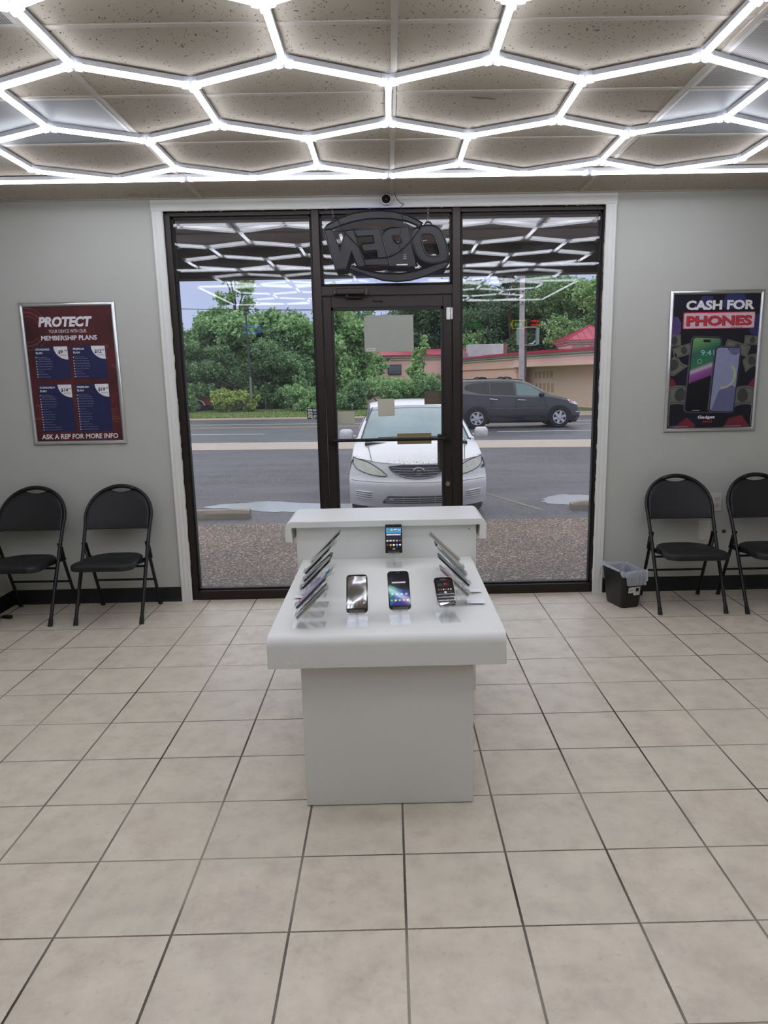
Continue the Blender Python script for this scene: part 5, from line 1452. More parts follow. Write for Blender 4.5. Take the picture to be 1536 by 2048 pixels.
# wheel stops and puddles
def wheel_stop(x0, x1, Y, rz, label):
    t = MB(); L = x1 - x0; n = 14; rd = random.Random(int(x0 * 100)); rg = []
    for i in range(n + 1):
        u = -L / 2 + L * i / n; e = 1 if 0 < i < n else .86
        j = lambda: rd.uniform(-.006, .006) * (2.5 if i in (0, n) else 1)
        rg.append([(u + j(), -.085 * e + j(), 0), (u + j(), -.078 * e + j(), .075 * e), (u + j(), -.05 + j(), .115 * e + j()), (u + j(), .05 + j(), .115 * e + j()), (u + j(), .078 * e, .075 * e), (u, .085 * e, 0)])
    t.rings(rg); t.box(-L / 2 + .3, -L / 2 + .318, -.009, .009, .10, .135)
    o = t.build('wheel_stop', concrete_mat('wheel_stop_concrete', '#6f675c', '#a89a88'), smooth=25, weld=False)
    o.location = ((x0 + x1) / 2, Y, gz(Y) - .003); o.rotation_euler = (0, 0, rz)
    return tag(o, label, 'wheel stop', 'concrete wheel stops')
wheel_stop(-3.75, -1.92, 7.88, radians(1.2), 'weathered concrete wheel stop left of the white car, with a broken end')
wheel_stop(2.44, 4.27, 8.02, radians(-1), 'concrete wheel stop at the right edge of the right-hand window')
WATER = flat('water_sky_tone', '#b4b4bc', .14, var=.03, spec=.7)  # pale base colour stands in for the sky mirrored in the water
def puddle(pts, label):
    pts = [(p.x, p.y) for p in smooth_path([(x, y, 0) for x, y in pts], 6, True)]
    rd = random.Random(len(label)); pts = [(x + rd.uniform(-.05, .05), y + rd.uniform(-.035, .035)) for x, y in pts]
    o = MB().poly([(x, y, gz(y) + .004) for x, y in pts]).build('puddle', WATER, smooth=0)
    return tag(o, label, 'puddle')
puddle([(-2.75, 8.75), (-2.2, 8.55), (-1.8, 8.32), (-1.2, 8.2), (-.3, 8.15), (.2, 8.4), (.1, 8.75), (-.6, 8.85), (-1.3, 9.0), (-1.9, 9.25), (-2.3, 9.1), (-2.6, 9.0)], 'shallow puddle between the left wheel stop and the white car')
puddle([(2.3, 8.5), (2.9, 8.3), (4.5, 8.35), (4.6, 9.2), (3.6, 9.45), (3.0, 9.2), (2.6, 9.35), (2.25, 8.9)], 'shallow puddle behind the right wheel stop')

# poles, wires
t = thing('utility_pole', 'grey weathered utility pole between the road and the pink building', 'pole', (6.45, 34.2, -.4))
mb = MB(); mb.cyl((0, 0, 0), (-.05, 0, 8.6), .145, .112, 16); mb.build('shaft', flat('weathered_pole_wood', '#b3aaa8', .85, var=.15, scale=5), t)
mb = MB(); mb.box(-1.1, 1.0, -.2, -.1, 8.0, 8.12); mb.build('crossarm', flat('weathered_pole_wood', '#8d8280', .85), t)
mb = MB()
for z in (5.4, 5.9): mb.cyl((-.03, -.16, z), (-.03, -.11, z), .035, n=10)
mb.build('bolt', flat('dark_steel', '#3a3532', .4, .8), t, weld=False)
mb = MB()
for z in (1.35, 1.45, 1.55, 1.7): mb.box(-.05, .05, -.148, -.142, z, z + .05)
mb.build('number_tag', flat('tag_aluminium', '#c4c4c6', .4, .6), t, weld=False)
t = thing('lamp_post', 'thin dark lamp post in front of the woodland in the left window', 'pole', (-8.13, 42.0, -.15))
mb = MB(); mb.cyl((0, 0, 0), (0, 0, 2.0), .065, .062, 12, 1); mb.cyl((0, 0, 2.0), (-.06, 0, 6.0), .058, .05, 12, 0); mb.build('shaft', [flat('dark_pole', '#3f4143', .6), flat('pale_pole_wrap', '#83827e', .7)], t)
mb = MB(); mb.ball((-.06, 0, 6.12), .17, .17, .10, 14, 8); mb.build('lamp_head', flat('dark_lamp', '#1f1f21', .5), t)
def wire(name, label, pts, r=.014):
    o = MB().tube(smooth_path(pts, 8), r, 5).build(name, CORD); return tag(o, label, 'wire')
wire('power_line', 'dark power line crossing the sky and treetops in the left window', [(-20, 38.5, 5.75), (-8, 38.2, 5.30), (0, 38, 5.25), (6.4, 34.1, 5.4)], .016)
wire('power_line', 'thin grey wire running right from the utility pole across the dark trees', [(-6, 36, 5.0), (0, 35.5, 4.95), (6.4, 34.05, 4.93), (14, 33, 5.05), (24, 32, 5.4)], .009)
wire('power_line', 'faint upper wire sloping in the top right corner of the right-hand window', [(6.4, 34.1, 7.7), (12, 36, 6.7), (20, 39, 5.9)], .010)
# empty sign frame
t = thing('sign_frame', 'empty pale green pole-sign frame beside the utility pole', 'sign frame', (7.9, 40.5, -.35))
mb = MB(); w, z0, z1 = .62, 3.62, 4.66
for b in ((-w, w, z1 - .06, z1), (-w, w, z0, z0 + .06), (-w, -w + .10, z0, z1), (w - .16, w, z0, z1)): mb.box(b[0], b[1], -.16, .16, b[2], b[3])
mb.build('frame', flat('pale_green_metal', '#7f9488', .5, .2), t, bevel=.01, weld=False)
mb = MB(); mb.cyl((-.12, .05, 0), (-.12, .05, 4.6), .085, .085, 12); mb.build('post', flat('rusty_post', '#5a4a42', .7), t)
mb = MB(); mb.prism([(.05, 3.72), (.3, 3.70), (.42, 3.85), (.40, 3.95), (.30, 3.80), (.12, 3.76)], lambda a, b, d: (a, d, b), -.02, .02); mb.build('torn_panel', flat('torn_white', '#d0d2d4', .5), t)
# ------------------------------------------------------------------ pink building across the road
PINK = paint('salmon_stucco', '#efbfaf', .8); PINK2 = paint('rose_stucco', '#ecbfb5', .8); TAN = paint('tan_stucco', '#e6c6b2', .8)
CREAM = flat('cream_cornice', '#c4bdae', .6, var=.05, scale=3)
def red_mat():
    t = NT('red_standing_seam'); c = t.ramp(t.noise(2, 3, t.pos()), [(.3, lin('#9c2840')), (.7, lin('#b43e54'))])
    return t.end(t.bsdf(c, .45, spec=.4))
REDR = red_mat()
bd = thing('building', 'single-storey salmon pink building with red metal roof across the road', 'building', (8, 46, -.4))
bo = Vector((8, 46, -.4))
def wallseg(mb, p, q, z0, z1, th=.3, mi=0, out=0.):
    """upright slab from p to q (plan), thickness away from the street"""
    p, q = Vector(p), Vector(q); d = (q - p).normalized(); n = Vector((d.y, -d.x))       # street side
    a, b = p + n * out, q + n * out; c, e = q - n * th, p - n * th
    vs = [(*v - Vector((bo.x, bo.y)), z - bo.z) for z in (z0, z1) for v in (a, b, c, e)]
    vs = [(v[0], v[1], v[2]) for v in vs]
    mb.add(vs, [(3, 2, 1, 0), (4, 5, 6, 7), (0, 1, 5, 4), (1, 2, 6, 5), (2, 3, 7, 6), (3, 0, 4, 7)], mi)
P0, P1, P2 = (3.6, 58.5), (7.95, 44.6), (13.2, 29.5 + 2.4)
P1r = (7.95, 44.6)
dirv = (Vector(P2) - Vector(P1)).normalized()
P2 = tuple(Vector(P1) + dirv * 9.2)
mb = MB(); wallseg(mb, P0, P1, -.6, 2.10); mb.build('side_wall', PINK, bd, smooth=0)
mb = MB(); wallseg(mb, P0, P1, 2.10, 2.62, out=.10); mb.build('fascia_band', PINK, bd, smooth=0)
mb = MB(); wallseg(mb, P1, P2, 2.12, 2.62, out=.14, th=.5); mb.build('porch_fascia', PINK2, bd, smooth=0)
mb = MB()
for p, q in ((P0, P1), (P1, P2)):
    for z0, z1, o in ((2.62, 2.70, .18), (2.70, 2.76, .12), (2.76, 2.84, .26), (2.84, 2.92, .34)): wallseg(mb, p, q, z0, z1, out=o, th=.5)
mb.build('cornice', CREAM, bd, smooth=0, weld=False)
# recessed porch: back wall, columns, floor, ceiling
nrm = Vector((dirv.y, -dirv.x))
B1 = tuple(Vector(P1) - nrm * 1.0 + dirv * -.5); B2 = tuple(Vector(P2) - nrm * 1.0)
mb = MB(); wallseg(mb, B1, B2, -.6, 2.6); 
mb.build('porch_wall', TAN, bd, smooth=0)
def post(p, w, name, z1=2.12, z0=-.6, mat=PINK):
    mb = MB(); x, y = p[0] - bo.x, p[1] - bo.y
    mb.box(x - w / 2, x + w / 2, y - w / 2, y + w / 2, z0 - bo.z, z1 - bo.z)
    for z in (1.85, 1.97): mb.box(x - w / 2 - .05, x + w / 2 + .05, y - w / 2 - .05, y + w / 2 + .05, z - bo.z, z + .06 - bo.z)
    mb.build(name, mat, bd, smooth=0, weld=False)
post(Vector(P1) - nrm * .15 + dirv * .15, .42, 'pillar'); post(Vector(P2) - nrm * .2 - dirv * .2, .42, 'pillar')
mb = MB()       # ghost marks of removed boards on the porch wall
for k in range(10):
    s = 1.1 + (k % 5) * .42 + (k // 5) * .1; z = 1.45 if k < 5 else .6
    p = Vector(B1) + dirv * s + nrm * .012; q = p + dirv * .26
    wallseg(mb, p, q, z, z + (.42 if k < 5 else .55), th=.012)
mb.build('ghost_marks', flat('faded_patch', '#bda189', .85, var=.2, scale=4), bd, smooth=0, weld=False)
mb = MB(); c = [Vector(P1) + nrm * .3, Vector(P2) + nrm * .3, Vector(P2) - nrm * 1.5, Vector(P1) - nrm * 1.5]
mb.add([(v.x - bo.x, v.y - bo.y, z - bo.z) for z in (-.42, -.30) for v in c], [(3, 2, 1, 0), (4, 5, 6, 7), (0, 1, 5, 4), (1, 2, 6, 5), (2, 3, 7, 6), (3, 0, 4, 7)])
mb.build('porch_step', CONC, bd, smooth=0)
mb = MB(); mb.add([(v.x - bo.x, v.y - bo.y, z - bo.z) for z in (2.14, 2.30) for v in c], [(3, 2, 1, 0), (4, 5, 6, 7), (0, 1, 5, 4), (1, 2, 6, 5), (2, 3, 7, 6), (3, 0, 4, 7)])
mb.build('porch_ceiling', TAN, bd, smooth=0)
# main roof: low red slopes behind the cornice
mb = MB()
def P3(p, z): return (p[0] - bo.x, p[1] - bo.y, z - bo.z)
for p, q in ((P0, P1), (P1, P2)):
    d = (Vector(q) - Vector(p)).normalized(); n = Vector((d.y, -d.x))
    e0, e1 = Vector(p) + n * .38, Vector(q) + n * .38; r0, r1 = Vector(p) - n * 3.2, Vector(q) - n * 3.2
    mb.poly([P3(e0, 2.92), P3(e1, 2.92), P3(r1, 3.25), P3(r0, 3.25)])
    k = int((Vector(q) - Vector(p)).length / .4)
    for i in range(k + 1):
        a = e0 + (e1 - e0) * i / k; b = r0 + (r1 - r0) * i / k
        mb.tube([P3(a, 2.935), P3(b, 3.265)], .016, 4)
    mb.add([P3(e0, 2.86), P3(e1, 2.86), P3(e1, 2.93), P3(e0, 2.93)], [(0, 1, 2, 3)])
mb.build('roof', REDR, bd, smooth=0, weld=False)
mb = MB(); q = Vector(P2) - nrm * 9
mb.add([P3(v, z) for z in (-.5, 2.6) for v in (Vector(P0), Vector(P1) - nrm * 1.8, Vector(P2) - nrm * 1.8, Vector(P2) + Vector((9, 6)), Vector((14, 60)))], [(4, 3, 2, 1, 0), (5, 6, 7, 8, 9), (0, 1, 6, 5), (1, 2, 7, 6), (2, 3, 8, 7), (3, 4, 9, 8), (4, 0, 5, 9)])
mb.build('main_block', PINK, bd, smooth=0)
# left wing, taller, facing the road
wg = MB(); wallseg(wg, (-1.65, 57.5), (-.65, 55.6), -.6, 3.0); wallseg(wg, (-.65, 55.6), (6.2, 55.6), -.6, 3.0); wg.build('wing_wall', PINK2, bd, smooth=0)
wg = MB()
for p, q in (((-1.65, 57.5), (-.65, 55.6)), ((-.65, 55.6), (6.2, 55.6))):
    for z0, z1, o in ((3.0, 3.08, .12), (3.08, 3.14, .06), (3.14, 3.24, .22), (3.24, 3.32, .30)): wallseg(wg, p, q, z0, z1, out=o)
wg.build('wing_cornice', CREAM, bd, smooth=0, weld=False)
wg = MB(); e = [(-1.95, 57.5), (-.75, 55.25), (6.2, 55.25), (6.2, 60), (-.3, 60)]
wg.add([P3(e[0], 3.34), P3(e[1], 3.34), P3(e[2], 3.34), P3(e[3], 3.95), P3(e[4], 3.95)], [(0, 1, 4), (1, 2, 3, 4)])
wg.add([P3(e[0], 3.28), P3(e[1], 3.28), P3(e[1], 3.36), P3(e[0], 3.36), P3(e[2], 3.28), P3(e[2], 3.36)], [(0, 1, 2, 3), (1, 4, 5, 2)])
wg.build('wing_roof', REDR, bd, smooth=0, weld=False)
wg = MB(); wg.box(-.05 - bo.x, 1.0 - bo.x, 55.5 - bo.y, 55.62 - bo.y, 1.9 - bo.z, 2.66 - bo.z, 0); wg.box(.0 - bo.x, .95 - bo.x, 55.46 - bo.y, 55.52 - bo.y, 1.95 - bo.z, 2.58 - bo.z, 1)
wg.build('wing_window', [flat('window_dark_frame', '#4d423c', .5), flat('dark_window_glass', '#5c6068', .08, spec=1.)], bd, smooth=0, weld=False)
wg = MB(); wg.box(-.08 - bo.x, .12 - bo.x, 55.42 - bo.y, 55.6 - bo.y, 2.98 - bo.z, 3.26 - bo.z); wg.build('wall_lamp', flat('wall_lamp_brown', '#4c433f', .5), bd, bevel=.01)
# cupola: a part of the building
a = 1.75; co = Vector((12.2, 43.5, 2.95)) - bo
def cup(mb): mb.v = [(x + co.x, y + co.y, z + co.z) for x, y, z in mb.v]; return mb
cp = cup(MB().box(-a + .2, a - .2, -a + .2, a - .2, -.05, .55)).build('cupola', PINK2, bd, smooth=0)
mb = MB()
for z0, z1, o in ((.42, .50, .12), (.50, .56, .06), (.56, .66, -.02)): mb.box(-a + o, a - o, -a + o, a - o, z0, z1)
cup(mb).build('cupola_cornice', CREAM, cp, smooth=0, weld=False)
mb = MB()
for x in (-1.05, 0, 1.05): mb.box(x - .36, x + .36, -a + .14, -a + .22, .02, .40)
cup(mb).build('louvre_panel', flat('louvre_grey', '#a7988c', .7), cp, smooth=0, weld=False)
mb = MB(); E = [(-a - .12, -a - .12), (a + .12, -a - .12), (a + .12, a + .12), (-a - .12, a + .12)]; ap = (0, 0, 1.58)
for i in range(4):
    p, q = E[i], E[(i + 1) % 4]; mb.poly([(*p, .66), (*q, .66), ap]); mb.tube([(*p, .67), (0, 0, 1.60)], .035, 5)
    for k in range(1, 9):
        u = k / 9; b = (p[0] + (q[0] - p[0]) * u, p[1] + (q[1] - p[1]) * u); h = 1 - abs(2 * u - 1)
        tp = (b[0], b[1] * (1 - h)) if abs(p[0] - q[0]) > abs(p[1] - q[1]) else (b[0] * (1 - h), b[1])
        mb.tube([(*b, .67), (*tp, .67 + .92 * h)], .014, 4)
mb.poly([(*p, .66) for p in E[::-1]])
cup(mb).build('hip_roof', REDR, cp, smooth=0, weld=False)
ru = thing('rooftop_unit', 'weathered pale grey rooftop unit on the pink building, left of the utility pole', 'roof unit', (7.6, 56, 2.7))
mb = MB(); mb.box(-1.5, 1.2, -.8, .8, 0, 1.35); mb.build('cabinet', concrete_mat('stained_sheet_metal', '#9aa4a8', '#d0d6d4'), ru, bevel=.02)
mb = MB(); mb.box(1.2, 1.5, -.7, .7, .0, 1.36); mb.build('side_panel', flat('rust_brown', '#7c5a4a', .8), ru)
mb = MB(); mb.box(-2.3, -1.55, -1.3, -.9, .0, .62); mb.build('duct_box', flat('blue_grey_metal', '#7f8896', .5), ru, bevel=.01)

# ------------------------------------------------------------------ white sedan, nose towards the shop
PAINTW = flat('white_car_paint', '#d2cfd0', .28, var=.02, scale=2, coat=.5)
CARBLK = flat('black_car_plastic', '#131315', .5); RUBB = flat('tyre_rubber', '#17171a', .8)
CHROME = flat('chrome', '#c8c8cc', .15, .95, var=.02); HAZE = flat('hazed_lamp_lens', '#cbc9b8', .25, var=.1, scale=9, coat=.4)
car = thing('white_sedan', 'white sedan parked nose-on outside the glass door', 'car', (.342, 7.28, gz(8.6)))
def FYc(x, z):
    c = .44 * (abs(x) / .9) ** 2.5
    if z < .30: v = (.30 - z) * .35
    elif z < .50: v = -.012 * sin((z - .30) / .2 * pi)
    elif z < .545: v = (z - .50) * 1.0
    else: v = .045 + (z - .545) * .42
    return c + v
def patch(mb, poly, off, cuts=3, mi=0, f=FYc, thick=.0):
    bm = bmesh.new(); vs = [bm.verts.new((x, 0, z)) for x, z in poly]; bm.faces.new(vs)
    bmesh.ops.triangulate(bm, faces=bm.faces[:])
    for _ in range(cuts): bmesh.ops.subdivide_edges(bm, edges=[e for e in bm.edges if e.calc_length() > .05], cuts=1)
    bmesh.ops.triangulate(bm, faces=bm.faces[:])
    for v in bm.verts: v.co.y = f(v.co.x, v.co.z) + off
    bm.verts.index_update()
    mb.add([v.co[:] for v in bm.verts], [tuple(v.index for v in q.verts) for q in bm.faces], mi); bm.free()
sym = lambda L: L + [(-x, z) for x, z in L[::-1] if abs(x) > 1e-6]
zE = lambda x: .735 + .020 * (abs(x) / .5) ** 1.2 if abs(x) < .5 else .755 + .055 * min(1, (abs(x) - .5) / .36)
ycow = lambda x: 1.12 + .26 * (x / .8) ** 2
zcow = lambda x: .985 - .035 * (x / .8) ** 2
xs = [-.9 + 1.8 * i / 36 for i in range(37)]
# front skin + hood + fenders + sides + tail
mb = MB()
zs = [.19, .23, .27, .30, .34, .38, .42, .46, .50, .52, .545, .58, .62, .66, .70, 1.0]
nar = lambda x, z: x * (1 - .05 * max(0, min(1, (z - .56) / .24)) ** 1.6)
mb.grid([[(nar(x, z if z < 1 else zE(x)), FYc(x, z if z < 1 else zE(x)), z if z < 1 else zE(x)) for x in xs] for z in zs])
fr = mb.build('front_bumper', PAINTW, car, smooth=50)
mb = MB(); rows = []
hx = [-.80 + 1.6 * i / 32 for i in range(33)]
for j in range(15):
    t_ = j / 14; row = []
    for x in hx:
        y0 = FYc(x, zE(x)); y = y0 + (ycow(x) - y0) * t_
        z = zE(x) + (zcow(x) - zE(x)) * (1 - (1 - t_) ** 1.55) + .010 * sin(pi * t_) * (1 - (abs(x) / .8) ** 2)
        if abs(x) > .60: z += -.012 * ((abs(x) - .60) / .2) ** 2
        row.append((x, y, z))
    rows.append(row)
mb.grid(rows); hood = mb.build('hood', PAINTW, car, smooth=50)
mb = MB()
for s in (-1, 1):
    mb.tube([(s * (.60 + .10 * k / 8), FYc(.6, .76) + .01 + (1.22 - FYc(.6, .76)) * k / 8, zE(.6) + (.968 - zE(.6)) * (1 - (1 - k / 8) ** 1.55) + .003) for k in range(9)], .0045, 5)
mb.build('hood_gap', CARBLK, hood, weld=False)
mb = MB()
for s in (-1, 1):
    rows = []
    for k in range(24):
        u = k / 23; y = .50 + (4.72 - .50) * u
        shz = .79 + .17 * min(1, (y - .3) / 1.0) + .03 * min(1, max(0, (y - 1.3) / 2)) - .05 * max(0, (y - 4.2) / .5)
        e = 1 - .10 * max(0, (y - 4.3) / .42) ** 2
        hxw = .80 if y < 1.35 else .86
        prof = [(hxw - .02 if y < 1.35 else .80, shz - (.0 if y >= 1.35 else -.0)), (.852 * e, shz - .025), (.880 * e, shz - .10), (.90 * e, .58), (.90 * e, .42), (.88 * e, .24), (.80 * e, .19)]
        if y < 1.35:
            t_ = max(0, min(1, (y - FYc(.8, zE(.8))) / (ycow(.8) - FYc(.8, zE(.8)))))
            prof[0] = (.795, zE(.8) + (zcow(.8) - zE(.8)) * (1 - (1 - t_) ** 1.55) - .012)
            prof[1] = (.86 * e, prof[0][1] - .022)
        if k == 0: y = None
        rows.append([(s * x, (FYc(x, z) + .002 if y is None else y), z) for x, z in prof])
    mb.grid(rows)
mb.build('side_panel', PAINTW, car, smooth=45)
mb = MB(); mb.grid([[(x, 4.72 - .12 * (abs(x) / .85) ** 3 + (.0 if z < .6 else -.1), z) for x in (-.85, -.6, -.3, 0, .3, .6, .85)] for z in (.22, .6, .98, 1.02)])
mb.grid([[(x, y, z - .03 * (x / .8) ** 2) for x in (-.8, -.4, 0, .4, .8)] for y, z in ((4.15, 1.04), (4.4, 1.035), (4.62, 1.02))])
mb.build('trunk', PAINTW, car, smooth=45)
# greenhouse
wt = lambda x: (x * .80, 2.38 + .05 * (x / .8) ** 2 * -1 + .10 * (abs(x) / .8) ** 2, 1.40 - .035 * (x / .8) ** 2)
mb = MB(); gx2 = [-.775 + 1.55 * i / 20 for i in range(21)]
def wsp(x, t_): 
    b = Vector((x, ycow(x) + .03, zcow(x) - .004)); p = Vector(wt(x)); m = b.lerp(p, t_); m.z += .025 * sin(pi * t_); return tuple(m)
mb.grid([[wsp(x, j / 10) for x in gx2] for j in range(11)])
def ws_mat():
    t = NT('windscreen_glass'); n = t.noise(1.6, 4, t.mapv(t.obj(), (1, .6, .6)), .6)
    c = t.ramp(n, [(.35, lin('#51696c')), (.65, lin('#6c8588'))])
    return t.end(t.bsdf(c, .12, spec=.5, coat=.25))
mb.build('windscreen', ws_mat(), car, smooth=60)
mb = MB(); band_ = [[wsp(x, t_) for x in gx2] for t_ in (.90, .95, 1.0)]
mb.grid([[(p[0], p[1] - .004, p[2] + .003) for p in r] for r in band_]); mb.build('sun_band', flat('tinted_band', '#6b6f80', .15, coat=.5), car, smooth=60)
mb = MB()
for s in (-1, 1):       # A pillars and the rubber edge
    rows = []
    for j in range(9):
        t_ = j / 8; p = Vector(wsp(s * .775, t_)); w = Vector((s * .095 * (1 - .25 * t_), .10, -.015 - .02 * t_))
        rows.append([tuple(p + Vector((s * -.004, -.003, .002))), tuple(p + w * .5 + Vector((0, 0, .012))), tuple(p + w)])
    mb.grid(rows)
mb.build('pillar', PAINTW, car, smooth=50)
mb = MB()
for s in (-1, 1): mb.tube([Vector(wsp(s * .775, j / 8)) + Vector((0, -.006, .004)) for j in range(9)], .009, 5)
mb.build('windscreen_seal', flat('seal_grey', '#4b4b55', .5), car, weld=False)
mb = MB(); ry = [2.36, 2.45, 2.7, 3.1, 3.5, 3.75]; rz = [1.400, 1.425, 1.462, 1.480, 1.465, 1.425]
mb.grid([[(x * (1.0 if y < 2.6 else 1.02), y + (.06 * (abs(x) / .66) ** 2 if y < 2.5 else 0), z - .050 * (abs(x) / .66) ** 2.2) for x in [-.66 + 1.32 * i / 16 for i in range(17)]] for y, z in zip(ry, rz)])
mb.build('roof', PAINTW, car, smooth=60)
mb = MB()
for s in (-1, 1):
    mb.grid([[(s * (.855 - (zt_ - .975) * .45), y, zt_), (s * (.855 - (zt_ - .975) * .22), y, (zt_ + .975) / 2), (s * .855, y, .972)] for y, zt_ in ((1.55, 1.0), (2.0, 1.19), (2.45, 1.37), (3.1, 1.43), (3.75, 1.37), (4.1, 1.15))])
mb.grid([[(x, 3.75, 1.425 - .05 * (x / .66) ** 2), (x * 1.15, 4.2, 1.04)] for x in (-.66, -.3, 0, .3, .66)])
mb.build('side_glass', flat('car_side_glass', '#4d5a60', .1, coat=.5), car, smooth=40)
mb = MB()
for s in (-1, 1): mb.tube([(s * (.70 + .0), 1.95, 1.20), (s * .675, 2.42, 1.375), (s * .68, 3.0, 1.435), (s * .68, 3.7, 1.385)], .016, 6)
mb.build('roof_rail_trim', flat('trim_dark', '#3b3b42', .5), car, weld=False)
# lamps
HL = [(.845, .800), (.78, .785), (.70, .766), (.62, .742), (.54, .700), (.47, .655), (.405, .600), (.43, .588), (.52, .590), (.62, .602), (.72, .628), (.80, .660), (.845, .715)]
for s in (-1, 1):
    mb = MB(); patch(mb, [(s * x, z) for x, z in HL], -.010, 3); o = mb.build('headlight', HAZE, car, smooth=60)
    mb = MB()
    for cx, cz, r in ((.70, .700, .060), (.585, .648, .040)):
        for k in range(16):
            a0, a1 = 2 * pi * k / 16, 2 * pi * (k + 1) / 16
            q = [(s * (cx + rr * cos(a)), cz + rr * sin(a) * .85) for rr, a in ((r, a0), (r, a1), (r * .86, a1), (r * .86, a0))]
            mb.poly([(x, FYc(x, z) - .013, z) for x, z in q])
    mb.build('reflector_ring', flat('lamp_reflector', '#e2e0d4', .2, .3), o, smooth=0, weld=False)
    mb = MB(); pts = HL + [HL[0]]
    mb.tube([(s * x, FYc(x, z) - .009, z) for x, z in pts], .006, 5); mb.build('lamp_gap', CARBLK, o, weld=False)
GR = sym([(0, .728), (.20, .727), (.385, .708), (.35, .665), (.29, .620), (.18, .580), (.08, .566), (0, .563)])
GR = [(0, .728), (.20, .727), (.385, .708), (.35, .665), (.29, .620), (.18, .580), (.08, .566), (0, .563), (-.08, .566), (-.18, .580), (-.29, .620), (-.35, .665), (-.385, .708), (-.20, .727)]
mb = MB(); patch(mb, GR, -.006, 3); gr = mb.build('grille', CARBLK, car, smooth=60)
mb = MB()
for z, hw_ in ((.695, .345), (.665, .325), (.635, .285), (.605, .22), (.582, .13)):
    mb.tube([(x, FYc(x, z) - .012, z - .012 * (1 - (x / .4) ** 2)) for x in [-hw_ + 2 * hw_ * k / 12 for k in range(13)]], .0055, 5)
mb.tube([(x, FYc(x, z) - .010, z) for x, z in GR + [GR[0]]], .006, 5)
mb.build('grille_bar', flat('grey_chrome', '#8f8f95', .3, .8), gr, weld=False)
mb = MB(); ec = (0, .650)
def ell(cx, cz, a, b, n=28): return [(cx + a * cos(2 * pi * k / n), FYc(0, cz) - .022, cz + b * sin(2 * pi * k / n)) for k in range(n)]
mb.tube(ell(0, .650, .068, .046), .006, 6, closed=True); mb.tube(ell(0, .672, .040, .020), .005, 6, closed=True); mb.tube(ell(0, .653, .020, .040), .005, 6, closed=True)
mb.build('emblem', CHROME, gr, weld=False)
mb = MB(); patch(mb, [(-.40, .345), (.40, .345), (.47, .262), (.46, .245), (-.46, .245), (-.47, .262)], -.004, 3); it = mb.build('lower_intake', flat('intake_dark', '#242427', .6), car, smooth=60)
mb = MB()
for z in (.268, .293, .318): mb.tube([(x, FYc(x, z) - .010, z) for x in [-.43 + .86 * k / 12 for k in range(13)]], .0045, 5)
for x in (-.2, 0, .2): mb.tube([(x, FYc(x, .25) - .009, .25), (x, FYc(x, .34) - .009, .34)], .003, 4)
mb.build('intake_bar', flat('bumper_grey', '#a3a1a6', .5), it, weld=False)
mb = MB()
for s in (-1, 1):
    for k, z in enumerate((.300, .328, .356, .384)):
        mb.tube([(s * x, FYc(x, z) - .006, z - .006 * k * 0 - .02 * (.78 - x)) for x in (.60, .66, .72, .78, .82)], [.004, .010, .011, .010, .004], 6)
mb.build('bumper_vent', PAINTW, car, weld=False)
mb = MB()
for s in (-1, 1):
    for k, z in enumerate((.314, .342, .370)):
        mb.tube([(s * x, FYc(x, z) - .001, z - .02 * (.78 - x)) for x in (.61, .66, .72, .78, .81)], .0045, 5)
mb.tube([(x, FYc(x, .515) - .002, .515) for x in [-.88 + 1.76 * k / 30 for k in range(31)]], .004, 4)
mb.build('bumper_crease_shade', flat('crease_shade_grey', '#77767c', .6), car, weld=False)  # grey lines put in as shade between the slats and along the crease
mb = MB(); mb.add([(.845, FYc(.845, .66) - .012, .675), (.895, FYc(.895, .70) - .01, .70), (.885, FYc(.885, .62) - .01, .645), (.85, FYc(.85, .62) - .012, .64)], [(0, 1, 2, 3)]); mb.build('bumper_gap', CARBLK, car, smooth=0)
mb = MB(); rd = random.Random(3)
for k in range(46):
    x = rd.uniform(-.42, .35); z = zE(x); y = FYc(x, z) + rd.uniform(.0, .16) ** 1.3; t_ = (y - FYc(x, z)) / (ycow(x) - FYc(x, z)); zz = zE(x) + (zcow(x) - zE(x)) * (1 - (1 - t_) ** 1.55) + .0125 * sin(pi * t_)
    r = rd.uniform(.003, .008); mb.ball((x, y, zz + .001), r, r, .0015, 6, 4)
mb.build('hood_chips', flat('paint_chip_dark', '#3a3a3e', .8), hood, weld=False)
for s in (-1, 1):
    m = MB(); rg = []
    for k in range(9):
        u = k / 8; y = -.06 + .13 * u; e = sqrt(max(0.02, 1 - (2 * u - 1) ** 4))
        rg.append([(s * (1.0 + p * e), 1.80 + y, 1.005 + q * e) for p, q in rrect(.20, .155, .055, 4)])
    m.rings(rg); o = m.build('wing_mirror', PAINTW, car, smooth=60)
    m = MB(); m.tube([(s * .84, 1.88, .955), (s * .96, 1.85, .965)], .028, 8); m.build('mirror_arm', PAINTW, o)
mb = MB(); mb.tube([(-.52, 1.235, .995), (-.30, 1.165, 1.004), (.02, 1.135, .998)], .007, 5); mb.tube([(.05, 1.132, .998), (.35, 1.175, 1.004), (.56, 1.24, .995)], .007, 5)
mb.build('wiper', CARBLK, car, weld=False)
